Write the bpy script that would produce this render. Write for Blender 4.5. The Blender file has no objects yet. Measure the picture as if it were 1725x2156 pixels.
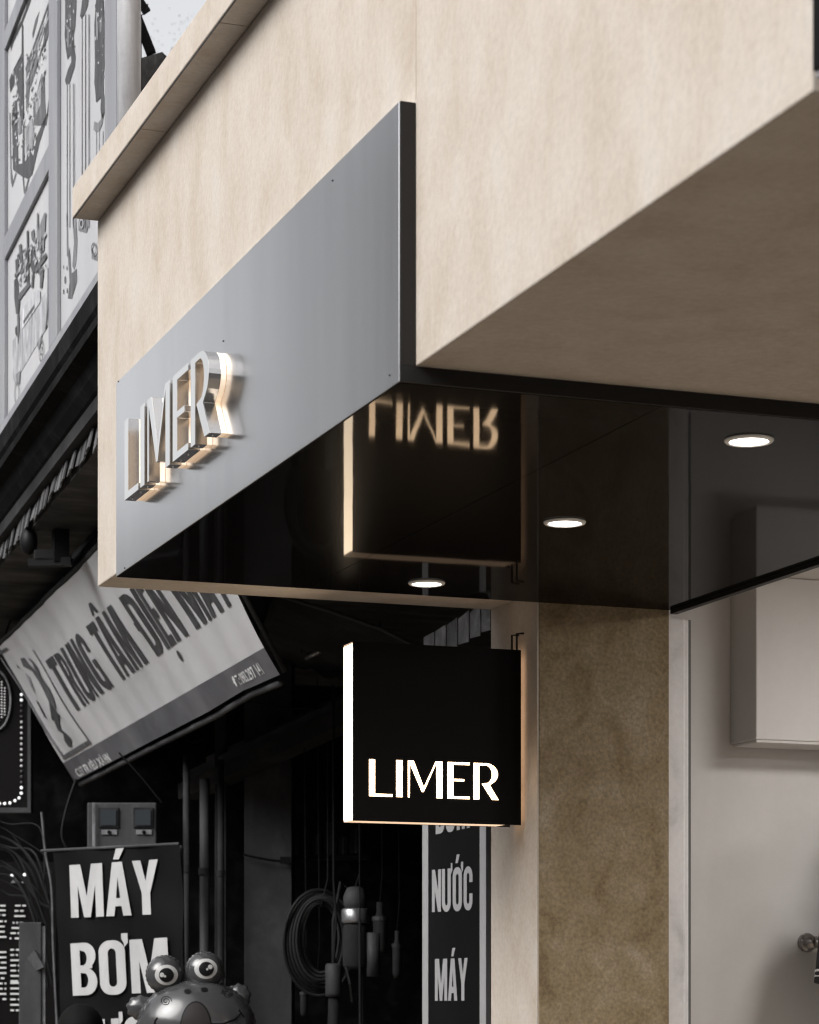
import bpy, bmesh, math, random
from mathutils import Vector, Matrix
from mathutils.geometry import tessellate_polygon
random.seed(7)
SC = bpy.context.scene
COL = SC.collection
R = math.radians

# ------------------------------------------------------------------ camera
# world: +Y runs away along the street front, +X runs into the shops, Z up, metres.  Ground z = 0.
CAM = Vector((-1.64, -4.543, 1.6))
YAW = math.atan2(.3433, .9392)
FW, RT = Vector((math.sin(YAW), math.cos(YAW), 0)), Vector((math.cos(YAW), -math.sin(YAW), 0))
FOC, CX, HZ = 5313.0, 862.0, 2125.0
cam = bpy.data.cameras.new('camera')
co = bpy.data.objects.new('camera', cam); COL.objects.link(co)
co.location = CAM; co.rotation_euler = (R(90), 0, -YAW)
cam.sensor_fit = 'HORIZONTAL'; cam.sensor_width = 36
cam.lens = 36 * FOC / 1725; cam.shift_y = (HZ - 1078) / 1725
cam.clip_start = .05; cam.clip_end = 600
cam.dof.use_dof = True; cam.dof.focus_distance = 6.6; cam.dof.aperture_fstop = 10
SC.camera = co

# ------------------------------------------------------------------ sky, sun, exposure
SUN_EL, SUN_AZ = 37, 252          # degrees; azimuth clockwise from +Y
w = bpy.data.worlds.new('World'); SC.world = w; w.use_nodes = True
nt = w.node_tree; nt.nodes.clear()
sky = nt.nodes.new('ShaderNodeTexSky'); sky.sky_type = 'NISHITA'; sky.sun_disc = False
sky.sun_elevation = R(SUN_EL); sky.sun_rotation = R(SUN_AZ)
sky.air_density = 1.0; sky.dust_density = 4.0; sky.ozone_density = .6
hs = nt.nodes.new('ShaderNodeHueSaturation'); hs.inputs['Saturation'].default_value = .10
bg = nt.nodes.new('ShaderNodeBackground'); bg.inputs[1].default_value = .15
wo = nt.nodes.new('ShaderNodeOutputWorld')
nt.links.new(sky.outputs[0], hs.inputs['Color']); nt.links.new(hs.outputs[0], bg.inputs[0]); nt.links.new(bg.outputs[0], wo.inputs[0])
sl = bpy.data.lights.new('sun', 'SUN'); sl.energy = 1.3; sl.angle = R(40); sl.color = (1, .97, .93)
so = bpy.data.objects.new('sun', sl); COL.objects.link(so)
sd = Vector((math.sin(R(SUN_AZ)) * math.cos(R(SUN_EL)), math.cos(R(SUN_AZ)) * math.cos(R(SUN_EL)), math.sin(R(SUN_EL))))
so.rotation_euler = sd.to_track_quat('Z', 'Y').to_euler(); so.location = (-6, -6, 20)
vs = SC.view_settings; vs.view_transform = 'Standard'; vs.look = 'None'; vs.gamma = 1; vs.use_curve_mapping = False
vs.exposure = .78
SC.cycles.use_denoising = True; SC.cycles.filter_width = 1.2
SC.cycles.max_bounces = 8; SC.cycles.glossy_bounces = 4; SC.cycles.sample_clamp_indirect = 6

# ------------------------------------------------------------------ measuring helpers
def ray(u, v):
    return FW + RT * ((u - CX) / FOC) + Vector((0, 0, (HZ - v) / FOC))
def at(u, v, d): return CAM + ray(u, v) * d
def hit(u, v, p0, n):
    d = ray(u, v); return CAM + d * ((p0 - CAM).dot(n) / d.dot(n))
def proj(p):
    q = p - CAM; d = q.dot(FW); return CX + FOC * q.dot(RT) / d, HZ - FOC * q.z / d
def vdir(u):
    d = FW + RT * ((u - CX) / FOC); return d.normalized()
Z = Vector((0, 0, 1))

# ------------------------------------------------------------------ object helpers
def tag(o, label=None, cat=None, group=None, kind=None):
    if label: o['label'] = label
    if cat: o['category'] = cat
    if group: o['group'] = group
    if kind: o['kind'] = kind
    return o
def thing(name, label, cat, loc=(0, 0, 0), group=None):
    o = bpy.data.objects.new(name, None); COL.objects.link(o); o.location = loc; o.empty_display_size = .1
    return tag(o, label, cat, group)
def link(name, me, m, parent=None):
    o = bpy.data.objects.new(name, me); COL.objects.link(o)
    if m and not me.materials: me.materials.append(m)
    if parent:
        o.parent = parent
        p, loc = parent, Vector((0, 0, 0))
        while p: loc += p.location; p = p.parent
        if parent.type == 'EMPTY': o.matrix_parent_inverse = Matrix.Translation(-loc)
    return o
class MB:
    def __init__(s): s.v = []; s.f = []
    def add(s, vs, fs):
        k = len(s.v); s.v += [tuple(v) for v in vs]; s.f += [tuple(i + k for i in f) for f in fs]; return s
    def box(s, x0, x1, y0, y1, z0, z1):
        return s.hexa([(x0, y0, z0), (x1, y0, z0), (x1, y1, z0), (x0, y1, z0)], [(x0, y0, z1), (x1, y0, z1), (x1, y1, z1), (x0, y1, z1)])
    def hexa(s, a, b):
        n = len(a)
        return s.add(list(a) + list(b), [tuple(range(n))[::-1], tuple(range(n, 2 * n))] + [(i, (i + 1) % n, n + (i + 1) % n, n + i) for i in range(n)])
    def bar(s, p, q, wd, ht, up=Z):
        p, q = Vector(p), Vector(q); d = (q - p).normalized(); sd_ = d.cross(up)
        if sd_.length < 1e-4: sd_ = d.cross(Vector((1, 0, 0)))
        sd_.normalize(); u = sd_.cross(d)
        c = [sd_ * wd / 2 + u * ht / 2, -sd_ * wd / 2 + u * ht / 2, -sd_ * wd / 2 - u * ht / 2, sd_ * wd / 2 - u * ht / 2]
        return s.hexa([p + x for x in c], [q + x for x in c])
    def tube(s, pts, r, n=8, closed=False):
        pts = [Vector(p) for p in pts]; m = len(pts); rs = r if isinstance(r, list) else [r] * m
        ref = None; rings = []
        for i, p in enumerate(pts):
            a = pts[(i - 1) % m] if closed or i else p; b = pts[(i + 1) % m] if closed or i < m - 1 else p
            d = (b - a).normalized()
            if ref is None: ref = d.cross(Z if abs(d.z) < .9 else Vector((1, 0, 0)))
            ref = (ref - d * ref.dot(d)).normalized(); o = d.cross(ref)
            rings.append([p + (ref * math.cos(t) + o * math.sin(t)) * rs[i] for t in [2 * math.pi * k / n for k in range(n)]])
        fs = []
        for i in range(m if closed else m - 1):
            j = (i + 1) % m
            fs += [(i * n + k, i * n + (k + 1) % n, j * n + (k + 1) % n, j * n + k) for k in range(n)]
        if not closed: fs += [tuple(range(n))[::-1], tuple(range((m - 1) * n, m * n))]
        return s.add([v for g in rings for v in g], fs)
    def lathe(s, prof, c, axis=Z, n=32):
        axis = Vector(axis).normalized(); c = Vector(c)
        a = axis.cross(Vector((1, 0, 0)) if abs(axis.x) < .9 else Vector((0, 1, 0))).normalized(); b = axis.cross(a)
        vs_ = []
        for r_, h in prof:
            vs_ += [c + axis * h + (a * math.cos(t) + b * math.sin(t)) * r_ for t in [2 * math.pi * k / n for k in range(n)]]
        m = len(prof); fs = [(i * n + k, i * n + (k + 1) % n, (i + 1) * n + (k + 1) % n, (i + 1) * n + k) for i in range(m - 1) for k in range(n)]
        fs += [tuple(range(n))[::-1], tuple(range((m - 1) * n, m * n))]
        return s.add(vs_, fs)
    def ball(s, c, rx, ry, rz, nu=24, nv=14, fn=None):
        c = Vector(c); vs_ = []
        for j in range(nv + 1):
            ph = math.pi * j / nv
            for i in range(nu):
                th = 2 * math.pi * i / nu
                d = Vector((math.sin(ph) * math.cos(th), math.sin(ph) * math.sin(th), math.cos(ph)))
                k = fn(d) if fn else 1
                vs_.append(c + Vector((d.x * rx, d.y * ry, d.z * rz)) * k)
        return s.add(vs_, [(j * nu + i, j * nu + (i + 1) % nu, (j + 1) * nu + (i + 1) % nu, (j + 1) * nu + i) for j in range(nv) for i in range(nu)])
    def mesh(s, name, smooth=False):
        me = bpy.data.meshes.new(name); me.from_pydata(s.v, [], s.f); 
        bm = bmesh.new(); bm.from_mesh(me)
        bmesh.ops.remove_doubles(bm, verts=bm.verts, dist=1e-6)
        bmesh.ops.recalc_face_normals(bm, faces=bm.faces); bm.to_mesh(me); bm.free()
        if smooth: me.polygons.foreach_set('use_smooth', [True] * len(me.polygons))
        me.update(); return me
    def build(s, name, m, parent=None, smooth=False, bevel=0):
        o = link(name, s.mesh(name, smooth), m, parent)
        if bevel:
            b = o.modifiers.new('bevel', 'BEVEL'); b.width = bevel; b.segments = 2; b.limit_method = 'ANGLE'; b.angle_limit = R(40)
        return o
def box(name, m, parent, x0, x1, y0, y1, z0, z1, bevel=0): return MB().box(x0, x1, y0, y1, z0, z1).build(name, m, parent, bevel=bevel)
def flat(shapes, fmap, cuts=None):
    """2-D shapes [(outer, [holes])] -> triangulated MB mapped through fmap(x, y)"""
    mb = MB()
    for outer, holes in shapes:
        loops = [[Vector((x, y, 0)) for x, y in l] for l in [outer] + holes]
        pts = [p for l in loops for p in l]
        tris = tessellate_polygon(loops)
        mb.add([(p.x, p.y, 0) for p in pts], tris)
    if cuts:
        me = bpy.data.meshes.new('t'); me.from_pydata(mb.v, [], mb.f); bm = bmesh.new(); bm.from_mesh(me)
        xs = [v[0] for v in mb.v]; 
        for k in range(1, cuts):
            x = min(xs) + (max(xs) - min(xs)) * k / cuts
            bmesh.ops.bisect_plane(bm, geom=bm.verts[:] + bm.edges[:] + bm.faces[:], plane_co=(x, 0, 0), plane_no=(1, 0, 0))
        for k in range(1, 6):
            bmesh.ops.bisect_plane(bm, geom=bm.verts[:] + bm.edges[:] + bm.faces[:], plane_co=(0, k / 6, 0), plane_no=(0, 1, 0))
        bm.verts.index_update(); mb = MB(); mb.add([v.co[:] for v in bm.verts], [[v.index for v in f.verts] for f in bm.faces]); bm.free(); bpy.data.meshes.remove(me)
    mb.v = [tuple(fmap(v[0], v[1])) for v in mb.v]
    return mb
def solid(outer, holes, fmap, d0, d1):
    """extrude a 2-D shape between depths d0 and d1; fmap(x, y, d)"""
    loops = [outer] + holes; mb = MB(); pts = [p for l in loops for p in l]; n = len(pts)
    tris = tessellate_polygon([[Vector((x, y, 0)) for x, y in l] for l in loops])
    mb.add([fmap(x, y, d0) for x, y in pts] + [fmap(x, y, d1) for x, y in pts], [t for t in tris] + [tuple(i + n for i in t)[::-1] for t in tris])
    k = 0
    for l in loops:
        m = len(l)
        mb.f += [(k + i, k + (i + 1) % m, n + k + (i + 1) % m, n + k + i) for i in range(m)]; k += m
    return mb

# ------------------------------------------------------------------ materials
def mat(name, c, rough=.6, metal=0, spec=None, emit=0, ecol=None, ior=None, coat=0):
    m = bpy.data.materials.new(name); m.use_nodes = True; b = m.node_tree.nodes['Principled BSDF']
    b.inputs['Base Color'].default_value = (*c, 1); b.inputs['Roughness'].default_value = rough; b.inputs['Metallic'].default_value = metal
    if spec is not None: b.inputs['Specular IOR Level'].default_value = spec
    if ior: b.inputs['IOR'].default_value = ior
    if emit: b.inputs['Emission Color'].default_value = (*(ecol or c), 1); b.inputs['Emission Strength'].default_value = emit
    if coat: b.inputs['Coat Weight'].default_value = coat
    return m
def mottled(name, cols, scale=(3, 3, 1), rough=.75, detail=6, bump=.02, bscale=60, pos=(.3, .7), fine=.12, metal=0, dist=0.6, rvar=0, spec=.3):
    """noise driven colour between cols, with a finer grain and a shallow bump"""
    m = mat(name, cols[0], rough, metal, spec); n = m.node_tree.nodes; l = m.node_tree.links; b = n['Principled BSDF']
    tc = n.new('ShaderNodeTexCoord'); mp = n.new('ShaderNodeMapping'); mp.inputs['Scale'].default_value = scale
    l.new(tc.outputs['Object'], mp.inputs['Vector'])
    a = n.new('ShaderNodeTexNoise'); a.inputs['Scale'].default_value = 1; a.inputs['Detail'].default_value = detail; a.inputs['Roughness'].default_value = .6; a.inputs['Distortion'].default_value = dist
    l.new(mp.outputs[0], a.inputs['Vector'])
    cr = n.new('ShaderNodeValToRGB'); els = cr.color_ramp.elements
    while len(els) < len(cols): els.new(.5)
    for i, c in enumerate(cols):
        els[i].position = pos[0] + (pos[1] - pos[0]) * i / (len(cols) - 1); els[i].color = (*c, 1)
    l.new(a.outputs['Fac'], cr.inputs[0])
    g = n.new('ShaderNodeTexNoise'); g.inputs['Scale'].default_value = bscale; g.inputs['Detail'].default_value = 5; g.inputs['Roughness'].default_value = .65
    l.new(tc.outputs['Object'], g.inputs['Vector'])
    mr = n.new('ShaderNodeMapRange'); mr.inputs[1].default_value = .25; mr.inputs[2].default_value = .75; mr.inputs[3].default_value = 1 - fine; mr.inputs[4].default_value = 1 + fine
    l.new(g.outputs['Fac'], mr.inputs[0])
    mx = n.new('ShaderNodeMix'); mx.data_type = 'RGBA'; mx.blend_type = 'MULTIPLY'; mx.inputs[0].default_value = 1
    l.new(cr.outputs[0], mx.inputs[6]); l.new(mr.outputs[0], mx.inputs[7]); l.new(mx.outputs[2], b.inputs['Base Color'])
    if bump:
        bp = n.new('ShaderNodeBump'); bp.inputs['Strength'].default_value = .35; bp.inputs['Distance'].default_value = bump
        l.new(g.outputs['Fac'], bp.inputs['Height']); l.new(bp.outputs[0], b.inputs['Normal'])
    if rvar:
        r2 = n.new('ShaderNodeMapRange'); r2.inputs[1].default_value = .3; r2.inputs[2].default_value = .7; r2.inputs[3].default_value = rough - rvar; r2.inputs[4].default_value = rough + rvar
        l.new(a.outputs['Fac'], r2.inputs[0]); l.new(r2.outputs[0], b.inputs['Roughness'])
    return m
def grey(v, t=0): return (v * (1 - t * .02), v * (1 - t * .02), v * (1 + t * .04))

M = {}
M['plaster'] = mottled('beige_plaster', [(.355, .298, .240), (.395, .345, .295), (.425, .38, .335), (.445, .408, .372)], (8, 8, 4.6), .74, 15, .003, 60, (.24, .76), .10, dist=.3)
M['plaster_pillar'] = mottled('brown_plaster', [(.125, .085, .045), (.19, .142, .08), (.23, .178, .112), (.30, .25, .185)], (9, 9, 7), .8, 14, .008, 95, (.25, .75), .38)
M['steel'] = mottled('brushed_steel', [(.72, .72, .74), (.77, .77, .79), (.81, .81, .83)], (9, 9, .5), .19, 5, 0, 120, (.3, .7), .015, 1, .2, .006)
M['mirror'] = mat('polished_steel', (.80, .79, .78), .09, 1)
M['black'] = mat('black_powder_coat', (.012, .011, .011), .5, 0, .25); M['face_black'] = mat('matt_black_face', (.004, .0035, .0035), .6, 0, .08)
M['soffit'] = mat('black_gloss_panel', (.004, .0035, .0035), .038, 0, ior=1.046); M['soffit'].node_tree.nodes['Principled BSDF'].inputs['Specular Tint'].default_value = (1, .78, .60, 1)
def wavy(m, scale, dist):
    n = m.node_tree.nodes; l = m.node_tree.links; b = n['Principled BSDF']; tc = n.new('ShaderNodeTexCoord')
    a = n.new('ShaderNodeTexNoise'); a.inputs['Scale'].default_value = scale; a.inputs['Detail'].default_value = 1.5; l.new(tc.outputs['Object'], a.inputs['Vector'])
    bp = n.new('ShaderNodeBump'); bp.inputs['Strength'].default_value = 1; bp.inputs['Distance'].default_value = dist
    l.new(a.outputs['Fac'], bp.inputs['Height']); l.new(bp.outputs[0], b.inputs['Normal'])
wavy(M['soffit'], 2.6, .0007)
_n = M['soffit'].node_tree.nodes; _l = M['soffit'].node_tree.links
_t = _n.new('ShaderNodeTexCoord'); _a = _n.new('ShaderNodeTexNoise'); _a.inputs['Scale'].default_value = 5; _a.inputs['Detail'].default_value = 8; _a.inputs['Roughness'].default_value = .7
_r = _n.new('ShaderNodeMapRange'); _r.inputs[1].default_value = .35; _r.inputs[2].default_value = .75; _r.inputs[3].default_value = .026; _r.inputs[4].default_value = .055
_l.new(_t.outputs['Object'], _a.inputs['Vector']); _l.new(_a.outputs['Fac'], _r.inputs[0]); _l.new(_r.outputs[0], _n['Principled BSDF'].inputs['Roughness'])
sb = M['soffit'].node_tree.nodes['Principled BSDF']; sb.inputs['Coat Weight'].default_value = 1; sb.inputs['Coat Roughness'].default_value = .32; sb.inputs['Coat IOR'].default_value = 1.03; sb.inputs['Coat Weight'].default_value = .6
M['return_steel'] = mat('brushed_letter_side', (.50, .49, .48), .20, 1)
M['acrylic'] = mat('lit_acrylic', (.85, .8, .7), .4, emit=.27, ecol=(1, .66, .40))
M['edge'] = mat('lit_edge_acrylic', (.9, .85, .78), .4, emit=6.2, ecol=(1, .79, .55))
M['edge_dim'] = mat('lit_edge_acrylic_dim', (.9, .8, .7), .4, emit=.5, ecol=(1, .66, .42))
M['edge_end'] = mat('lit_edge_acrylic_end', (.9, .8, .7), .4, emit=.5, ecol=(1, .68, .45))
M['edge_top'] = mat('lit_edge_acrylic_top', (.9, .8, .7), .4, emit=.3, ecol=(1, .66, .42))
M['letter_lit'] = mat('lit_letter_acrylic', (.9, .88, .84), .4, emit=5.2, ecol=(1, .68, .40))
M['lamp'] = mat('downlight_lens', (.9, .9, .9), .4, emit=5, ecol=(1, .95, .88))
M['white_trim'] = mat('white_trim', (.75, .74, .72), .4)
M['white_wall'] = mottled('white_wall_paint', [(.55, .53, .515), (.60, .58, .565), (.63, .61, .595)], (2, 2, .7), .6, 4, .001, 40, (.3, .7), .02)
M['track'] = mottled('shutter_track_paint', [(.44, .425, .425), (.60, .58, .58), (.66, .64, .64)], (9, 9, 5), .6, 8, .002, 60, (.25, .6), .06)
M['groove'] = mat('groove_grey', (.10, .095, .09), .7)
M['chrome'] = mat('brushed_chrome', (.30, .28, .27), .3, 1)
M['print_white'] = mottled('sign_sheet', [(.31, .31, .325), (.355, .355, .37), (.39, .39, .40)], (2, 2, .4), .45, 4, 0, 20, (.3, .7), .02)
M['frame_grey'] = mottled('sign_frame_paint', [(.15, .153, .172), (.19, .194, .21), (.225, .229, .24)], (6, 6, .8), .45, 4, 0, 30, (.3, .7), .03)
M['pole_grey'] = mottled('galvanised_pole', [(.26, .26, .275), (.36, .36, .375), (.44, .44, .455)], (20, 20, 2), .4, 6, .001, 50, (.3, .7), .06)
for i, v in enumerate((.02, .04, .075, .13, .20, .28, .36)): M['ink%d' % i] = mottled('print_ink', [grey(v * .55, 1), grey(v, 1), grey(v * 1.7, 1)], (26, 26, 9), .5, 8, 0, 80, (.3, .7), .12)
M['dark'] = mottled('shaded_grimy_paint', [(.002, .002, .0022), (.005, .005, .0054), (.016, .016, .017)], (7, 7, 7), .9, 9, .004, 30, (.3, .74), .3, spec=.06)  # the open room's deep shade put into the colour, with grime for the eaves
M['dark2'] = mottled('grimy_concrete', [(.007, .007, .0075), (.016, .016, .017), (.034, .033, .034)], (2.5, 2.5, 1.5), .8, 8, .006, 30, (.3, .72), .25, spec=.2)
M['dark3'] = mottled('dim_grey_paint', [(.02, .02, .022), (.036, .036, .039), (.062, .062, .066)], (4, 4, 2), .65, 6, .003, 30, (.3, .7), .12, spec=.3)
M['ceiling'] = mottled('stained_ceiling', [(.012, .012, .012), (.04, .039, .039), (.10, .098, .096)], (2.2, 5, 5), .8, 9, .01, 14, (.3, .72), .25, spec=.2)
M['concrete'] = mottled('rough_concrete', [(.05, .05, .052), (.12, .12, .12), (.26, .26, .262)], (6, 6, 4), .9, 9, .02, 40, (.3, .7), .3, spec=.15)
M['fringe'] = mottled('weathered_fringe', [(.03, .03, .032), (.08, .08, .083), (.16, .16, .163)], (40, 14, 3), .8, 6, .004, 60, (.3, .7), .2)
M['canvas'] = mottled('banner_canvas', [(.37, .37, .382), (.43, .43, .442), (.47, .47, .478)], (3, 1, 1), .45, 4, 0, 30, (.3, .7), .03)
M['canvas_dark'] = mottled('banner_dark_print', [(.055, .055, .062), (.08, .08, .088), (.11, .11, .118)], (6, 2, 1), .45, 5, 0, 30, (.3, .7), .08)
M['vinyl'] = mottled('dark_vinyl', [(.0022, .0022, .0024), (.003, .003, .0033), (.0045, .0045, .0048)], (3, 3, 1), .5, 4, 0, 30, (.3, .7), .06, spec=.12)
M['vinyl_text'] = mottled('vinyl_lettering', [(.46, .46, .47), (.54, .54, .55), (.60, .60, .605)], (5, 5, 2), .45, 4, 0, 30, (.3, .7), .03)
M['upright_white'] = mottled('upright_sign_white', [(.22, .22, .226), (.255, .255, .262), (.28, .28, .286)], (5, 5, 2), .45, 4, 0, 30, (.3, .7), .03)
M['banner_text'] = mottled('banner_lettering', [(.30, .30, .305), (.36, .36, .365), (.40, .40, .405)], (5, 5, 2), .45, 4, 0, 30, (.3, .7), .04)
M['foil'] = mat('balloon_foil', (.042, .042, .044), .17, 0, .6); M['foil_white'] = mat('balloon_white', (.36, .36, .36), .3); M['ink_black'] = mat('ink_black', (.004, .004, .0045), .4, 0, .15)
M['mouth'] = mat('balloon_mouth', (.018, .015, .0155), .4, 0, .2)
M['panel_lamp'] = mat('ceiling_lamp_lens', (.9, .9, .9), .4, emit=18, ecol=(1, .97, .94))
M['led_on'] = mat('led_bright', (.9, .9, .9), .4, emit=.5, ecol=(1, 1, 1)); M['led_mid'] = mat('led_mid', (.5, .5, .5), .4, emit=.11, ecol=(1, 1, 1)); M['led_off'] = mat('led_off', (.10, .10, .10), .3)
M['cable'] = mat('cable_rubber', (.005, .005, .0055), .5, 0, .15); M['cable_grey'] = mat('cable_grey', (.011, .011, .0115), .6, 0, .12)
M['metal_dim'] = mat('worn_metal', (.30, .30, .31), .35, .8); M['hair'] = mat('dark_hair', (.004, .004, .004), .75, 0, .1)
M['skin'] = mat('skin', (.22, .16, .13), .5); M['cloth'] = mat('dark_cloth', (.012, .012, .014), .8)
M['asphalt'] = mottled('asphalt', [(.04, .04, .042), (.05, .05, .052), (.065, .065, .066)], (2, 2, 2), .85, 8, .004, 120, (.3, .7), .2)
M['paving'] = mottled('paving_tile', [(.22, .18, .135), (.26, .215, .165), (.30, .255, .20)], (3, 3, 3), .75, 7, .003, 60, (.3, .7), .12)
M['glass_dark'] = mat('window_glass', (.03, .035, .04), .08)
M['leaf'] = mottled('leaf', [(.07, .075, .065), (.09, .095, .085), (.12, .125, .11)], (30, 30, 30), .6, 3, 0, 20, (.3, .7), .1); M['bark'] = mat('bark', (.05, .045, .04), .9)

# ------------------------------------------------------------------ lettering
def arc(cx, cy, rx, ry, a0, a1, n=8): return [(cx + rx * math.cos(R(a0 + (a1 - a0) * i / n)), cy + ry * math.sin(R(a0 + (a1 - a0) * i / n))) for i in range(n + 1)]
def rr(x0, x1, y0, y1, r, ry=None):
    ry = ry or r
    return arc(x1 - r, y1 - ry, r, ry, 0, 90) + arc(x0 + r, y1 - ry, r, ry, 90, 180) + arc(x0 + r, y0 + ry, r, ry, 180, 270) + arc(x1 - r, y0 + ry, r, ry, 270, 360)
def mv(l, dx, dy=0): return [(x + dx, y + dy) for x, y in l]
G = {}
G['T'] = (.42, [([(0, 1), (0, .84), (.128, .84), (.128, 0), (.292, 0), (.292, .84), (.42, .84), (.42, 1)], [])])
G['M'] = (.64, [([(0, 0), (.15, 0), (.15, .60), (.255, 0), (.385, 0), (.49, .60), (.49, 0), (.64, 0), (.64, 1), (.425, 1), (.32, .40), (.215, 1), (0, 1)], [])])
G['A'] = (.48, [([(0, 0), (.155, 0), (.18, .18), (.30, .18), (.325, 0), (.48, 0), (.335, 1), (.145, 1)], [[(.20, .33), (.28, .33), (.24, .72)]])])
G['Y'] = (.48, [([(.162, 0), (.318, 0), (.318, .40), (.48, 1), (.322, 1), (.24, .62), (.158, 1), (0, 1), (.162, .40)], [])])
G['N'] = (.46, [([(0, 0), (.145, 0), (.145, .50), (.305, 0), (.46, 0), (.46, 1), (.315, 1), (.315, .50), (.155, 1), (0, 1)], [])])
G['I'] = (.16, [([(0, 0), (.16, 0), (.16, 1), (0, 1)], [])])
G['E'] = (.36, [([(0, 0), (.36, 0), (.36, .15), (.16, .15), (.16, .43), (.33, .43), (.33, .58), (.16, .58), (.16, .85), (.35, .85), (.35, 1), (0, 1)], [])])
G['R'] = (.46, [([(0, 0), (.16, 0), (.16, .42), (.20, .42), (.30, 0), (.46, 0), (.36, .44)] + arc(.28, .70, .16, .28, -60, 90)[0:] + [(0, 1)], [[(.16, .56), (.21, .56)] + arc(.21, .71, .07, .15, -80, 80, 6) + [(.16, .86)]])])
G['U'] = (.45, [([(0, 1)] + arc(.225, .22, .225, .235, 180, 360, 14) + [(.45, 1), (.29, 1)] + arc(.225, .22, .065, .085, 360, 180, 10) + [(.16, 1)], [])])
G['O'] = (.46, [(rr(0, .46, -.012, 1.012, .20, .22), [rr(.16, .30, .14, .86, .07, .09)])])
G['C'] = (.44, [([(.44, .64), (.44, .78)] + arc(.22, .78, .22, .232, 10, 180, 12) + arc(.22, .22, .22, .232, 180, 350, 12) + [(.44, .38), (.285, .38), (.285, .22)] + arc(.22, .22, .065, .08, 350, 180, 8) + arc(.22, .78, .065, .08, 180, 10, 8) + [(.285, .64)], [])])
G['G'] = (.45, [([(.45, .66), (.45, .78)] + arc(.225, .78, .225, .232, 10, 180, 12) + arc(.225, .22, .225, .232, 180, 300, 10) + [(.34, .06), (.36, 0), (.45, 0), (.45, .52), (.24, .52), (.24, .38), (.29, .38), (.29, .22)] + arc(.225, .22, .065, .08, 350, 180, 8) + arc(.225, .78, .065, .08, 180, 10, 8) + [(.29, .66)], [])])
G['B'] = (.45, [([(0, 0), (.25, 0)] + arc(.25, .26, .20, .26, -80, 70, 8) + [(.37, .51)] + arc(.25, .755, .19, .245, -50, 90, 8) + [(0, 1)], [[(.16, .15), (.23, .15)] + arc(.23, .29, .06, .13, -70, 70, 6) + [(.16, .43)], [(.16, .57), (.22, .57)] + arc(.22, .71, .06, .13, -70, 70, 6) + [(.16, .86)]])])
G['Đ'] = (.50, [([(.04, 0), (.29, 0)] + arc(.29, .25, .21, .25, -80, 0, 6) + arc(.29, .75, .21, .25, 0, 90, 6) + [(.04, 1), (.04, .58), (-.02, .58), (-.02, .44), (.04, .44)], [[(.20, .15), (.27, .15)] + arc(.27, .24, .07, .09, -80, 0, 4) + arc(.27, .76, .07, .09, 0, 80, 4) + [(.20, .85)]])])
ACU = [(.17, 1.05), (.28, 1.05), (.38, 1.25), (.23, 1.25)]
CIR = [(.06, 1.05), (.17, 1.05), (.24, 1.13), (.31, 1.05), (.42, 1.05), (.30, 1.24), (.18, 1.24)]
HORN = [(.445, .86), (.52, .95), (.52, 1.13), (.41, 1.13), (.41, 1.022), (.45, .94)]
G['Á'] = (.48, G['A'][1] + [(ACU, [])]); G['Â'] = (.48, G['A'][1] + [(CIR, [])])
G['Ơ'] = (.50, G['O'][1] + [(HORN, [])]); G['Ớ'] = (.50, G['Ơ'][1] + [(mv(ACU, -.03, .06), [])])
G['Ư'] = (.50, G['U'][1] + [([(.455, .86), (.53, .95), (.53, 1.12), (.455, 1.12)], [])])
G['Ệ'] = (.36, G['E'][1] + [(mv(CIR, -.06), []), (arc(.18, -.17, .085, .085, 0, 330, 11), [])])
G[' '] = (.24, [])
def word(s, track=.045):
    x, out = 0, []
    for ch in s:
        wd, sh = G[ch]; out += [(mv(o, x), [mv(h, x) for h in hs_]) for o, hs_ in sh]; x += wd + track
    return out, x - track
def put_word(s, plane, bl, br, top, m, parent, name='lettering', lift=.003, stretch=None):
    p0, n = plane; O, E, T = hit(*bl, p0, n), hit(*br, p0, n), hit(*top, p0, n)
    sh, W = word(s); nn = n.normalized() * lift * (1 if n.dot(CAM - p0) > 0 else -1)
    return flat(sh, lambda x, y: O + (E - O) * (x / W) + (T - O) * y + nn).build(name, m, parent)
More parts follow.
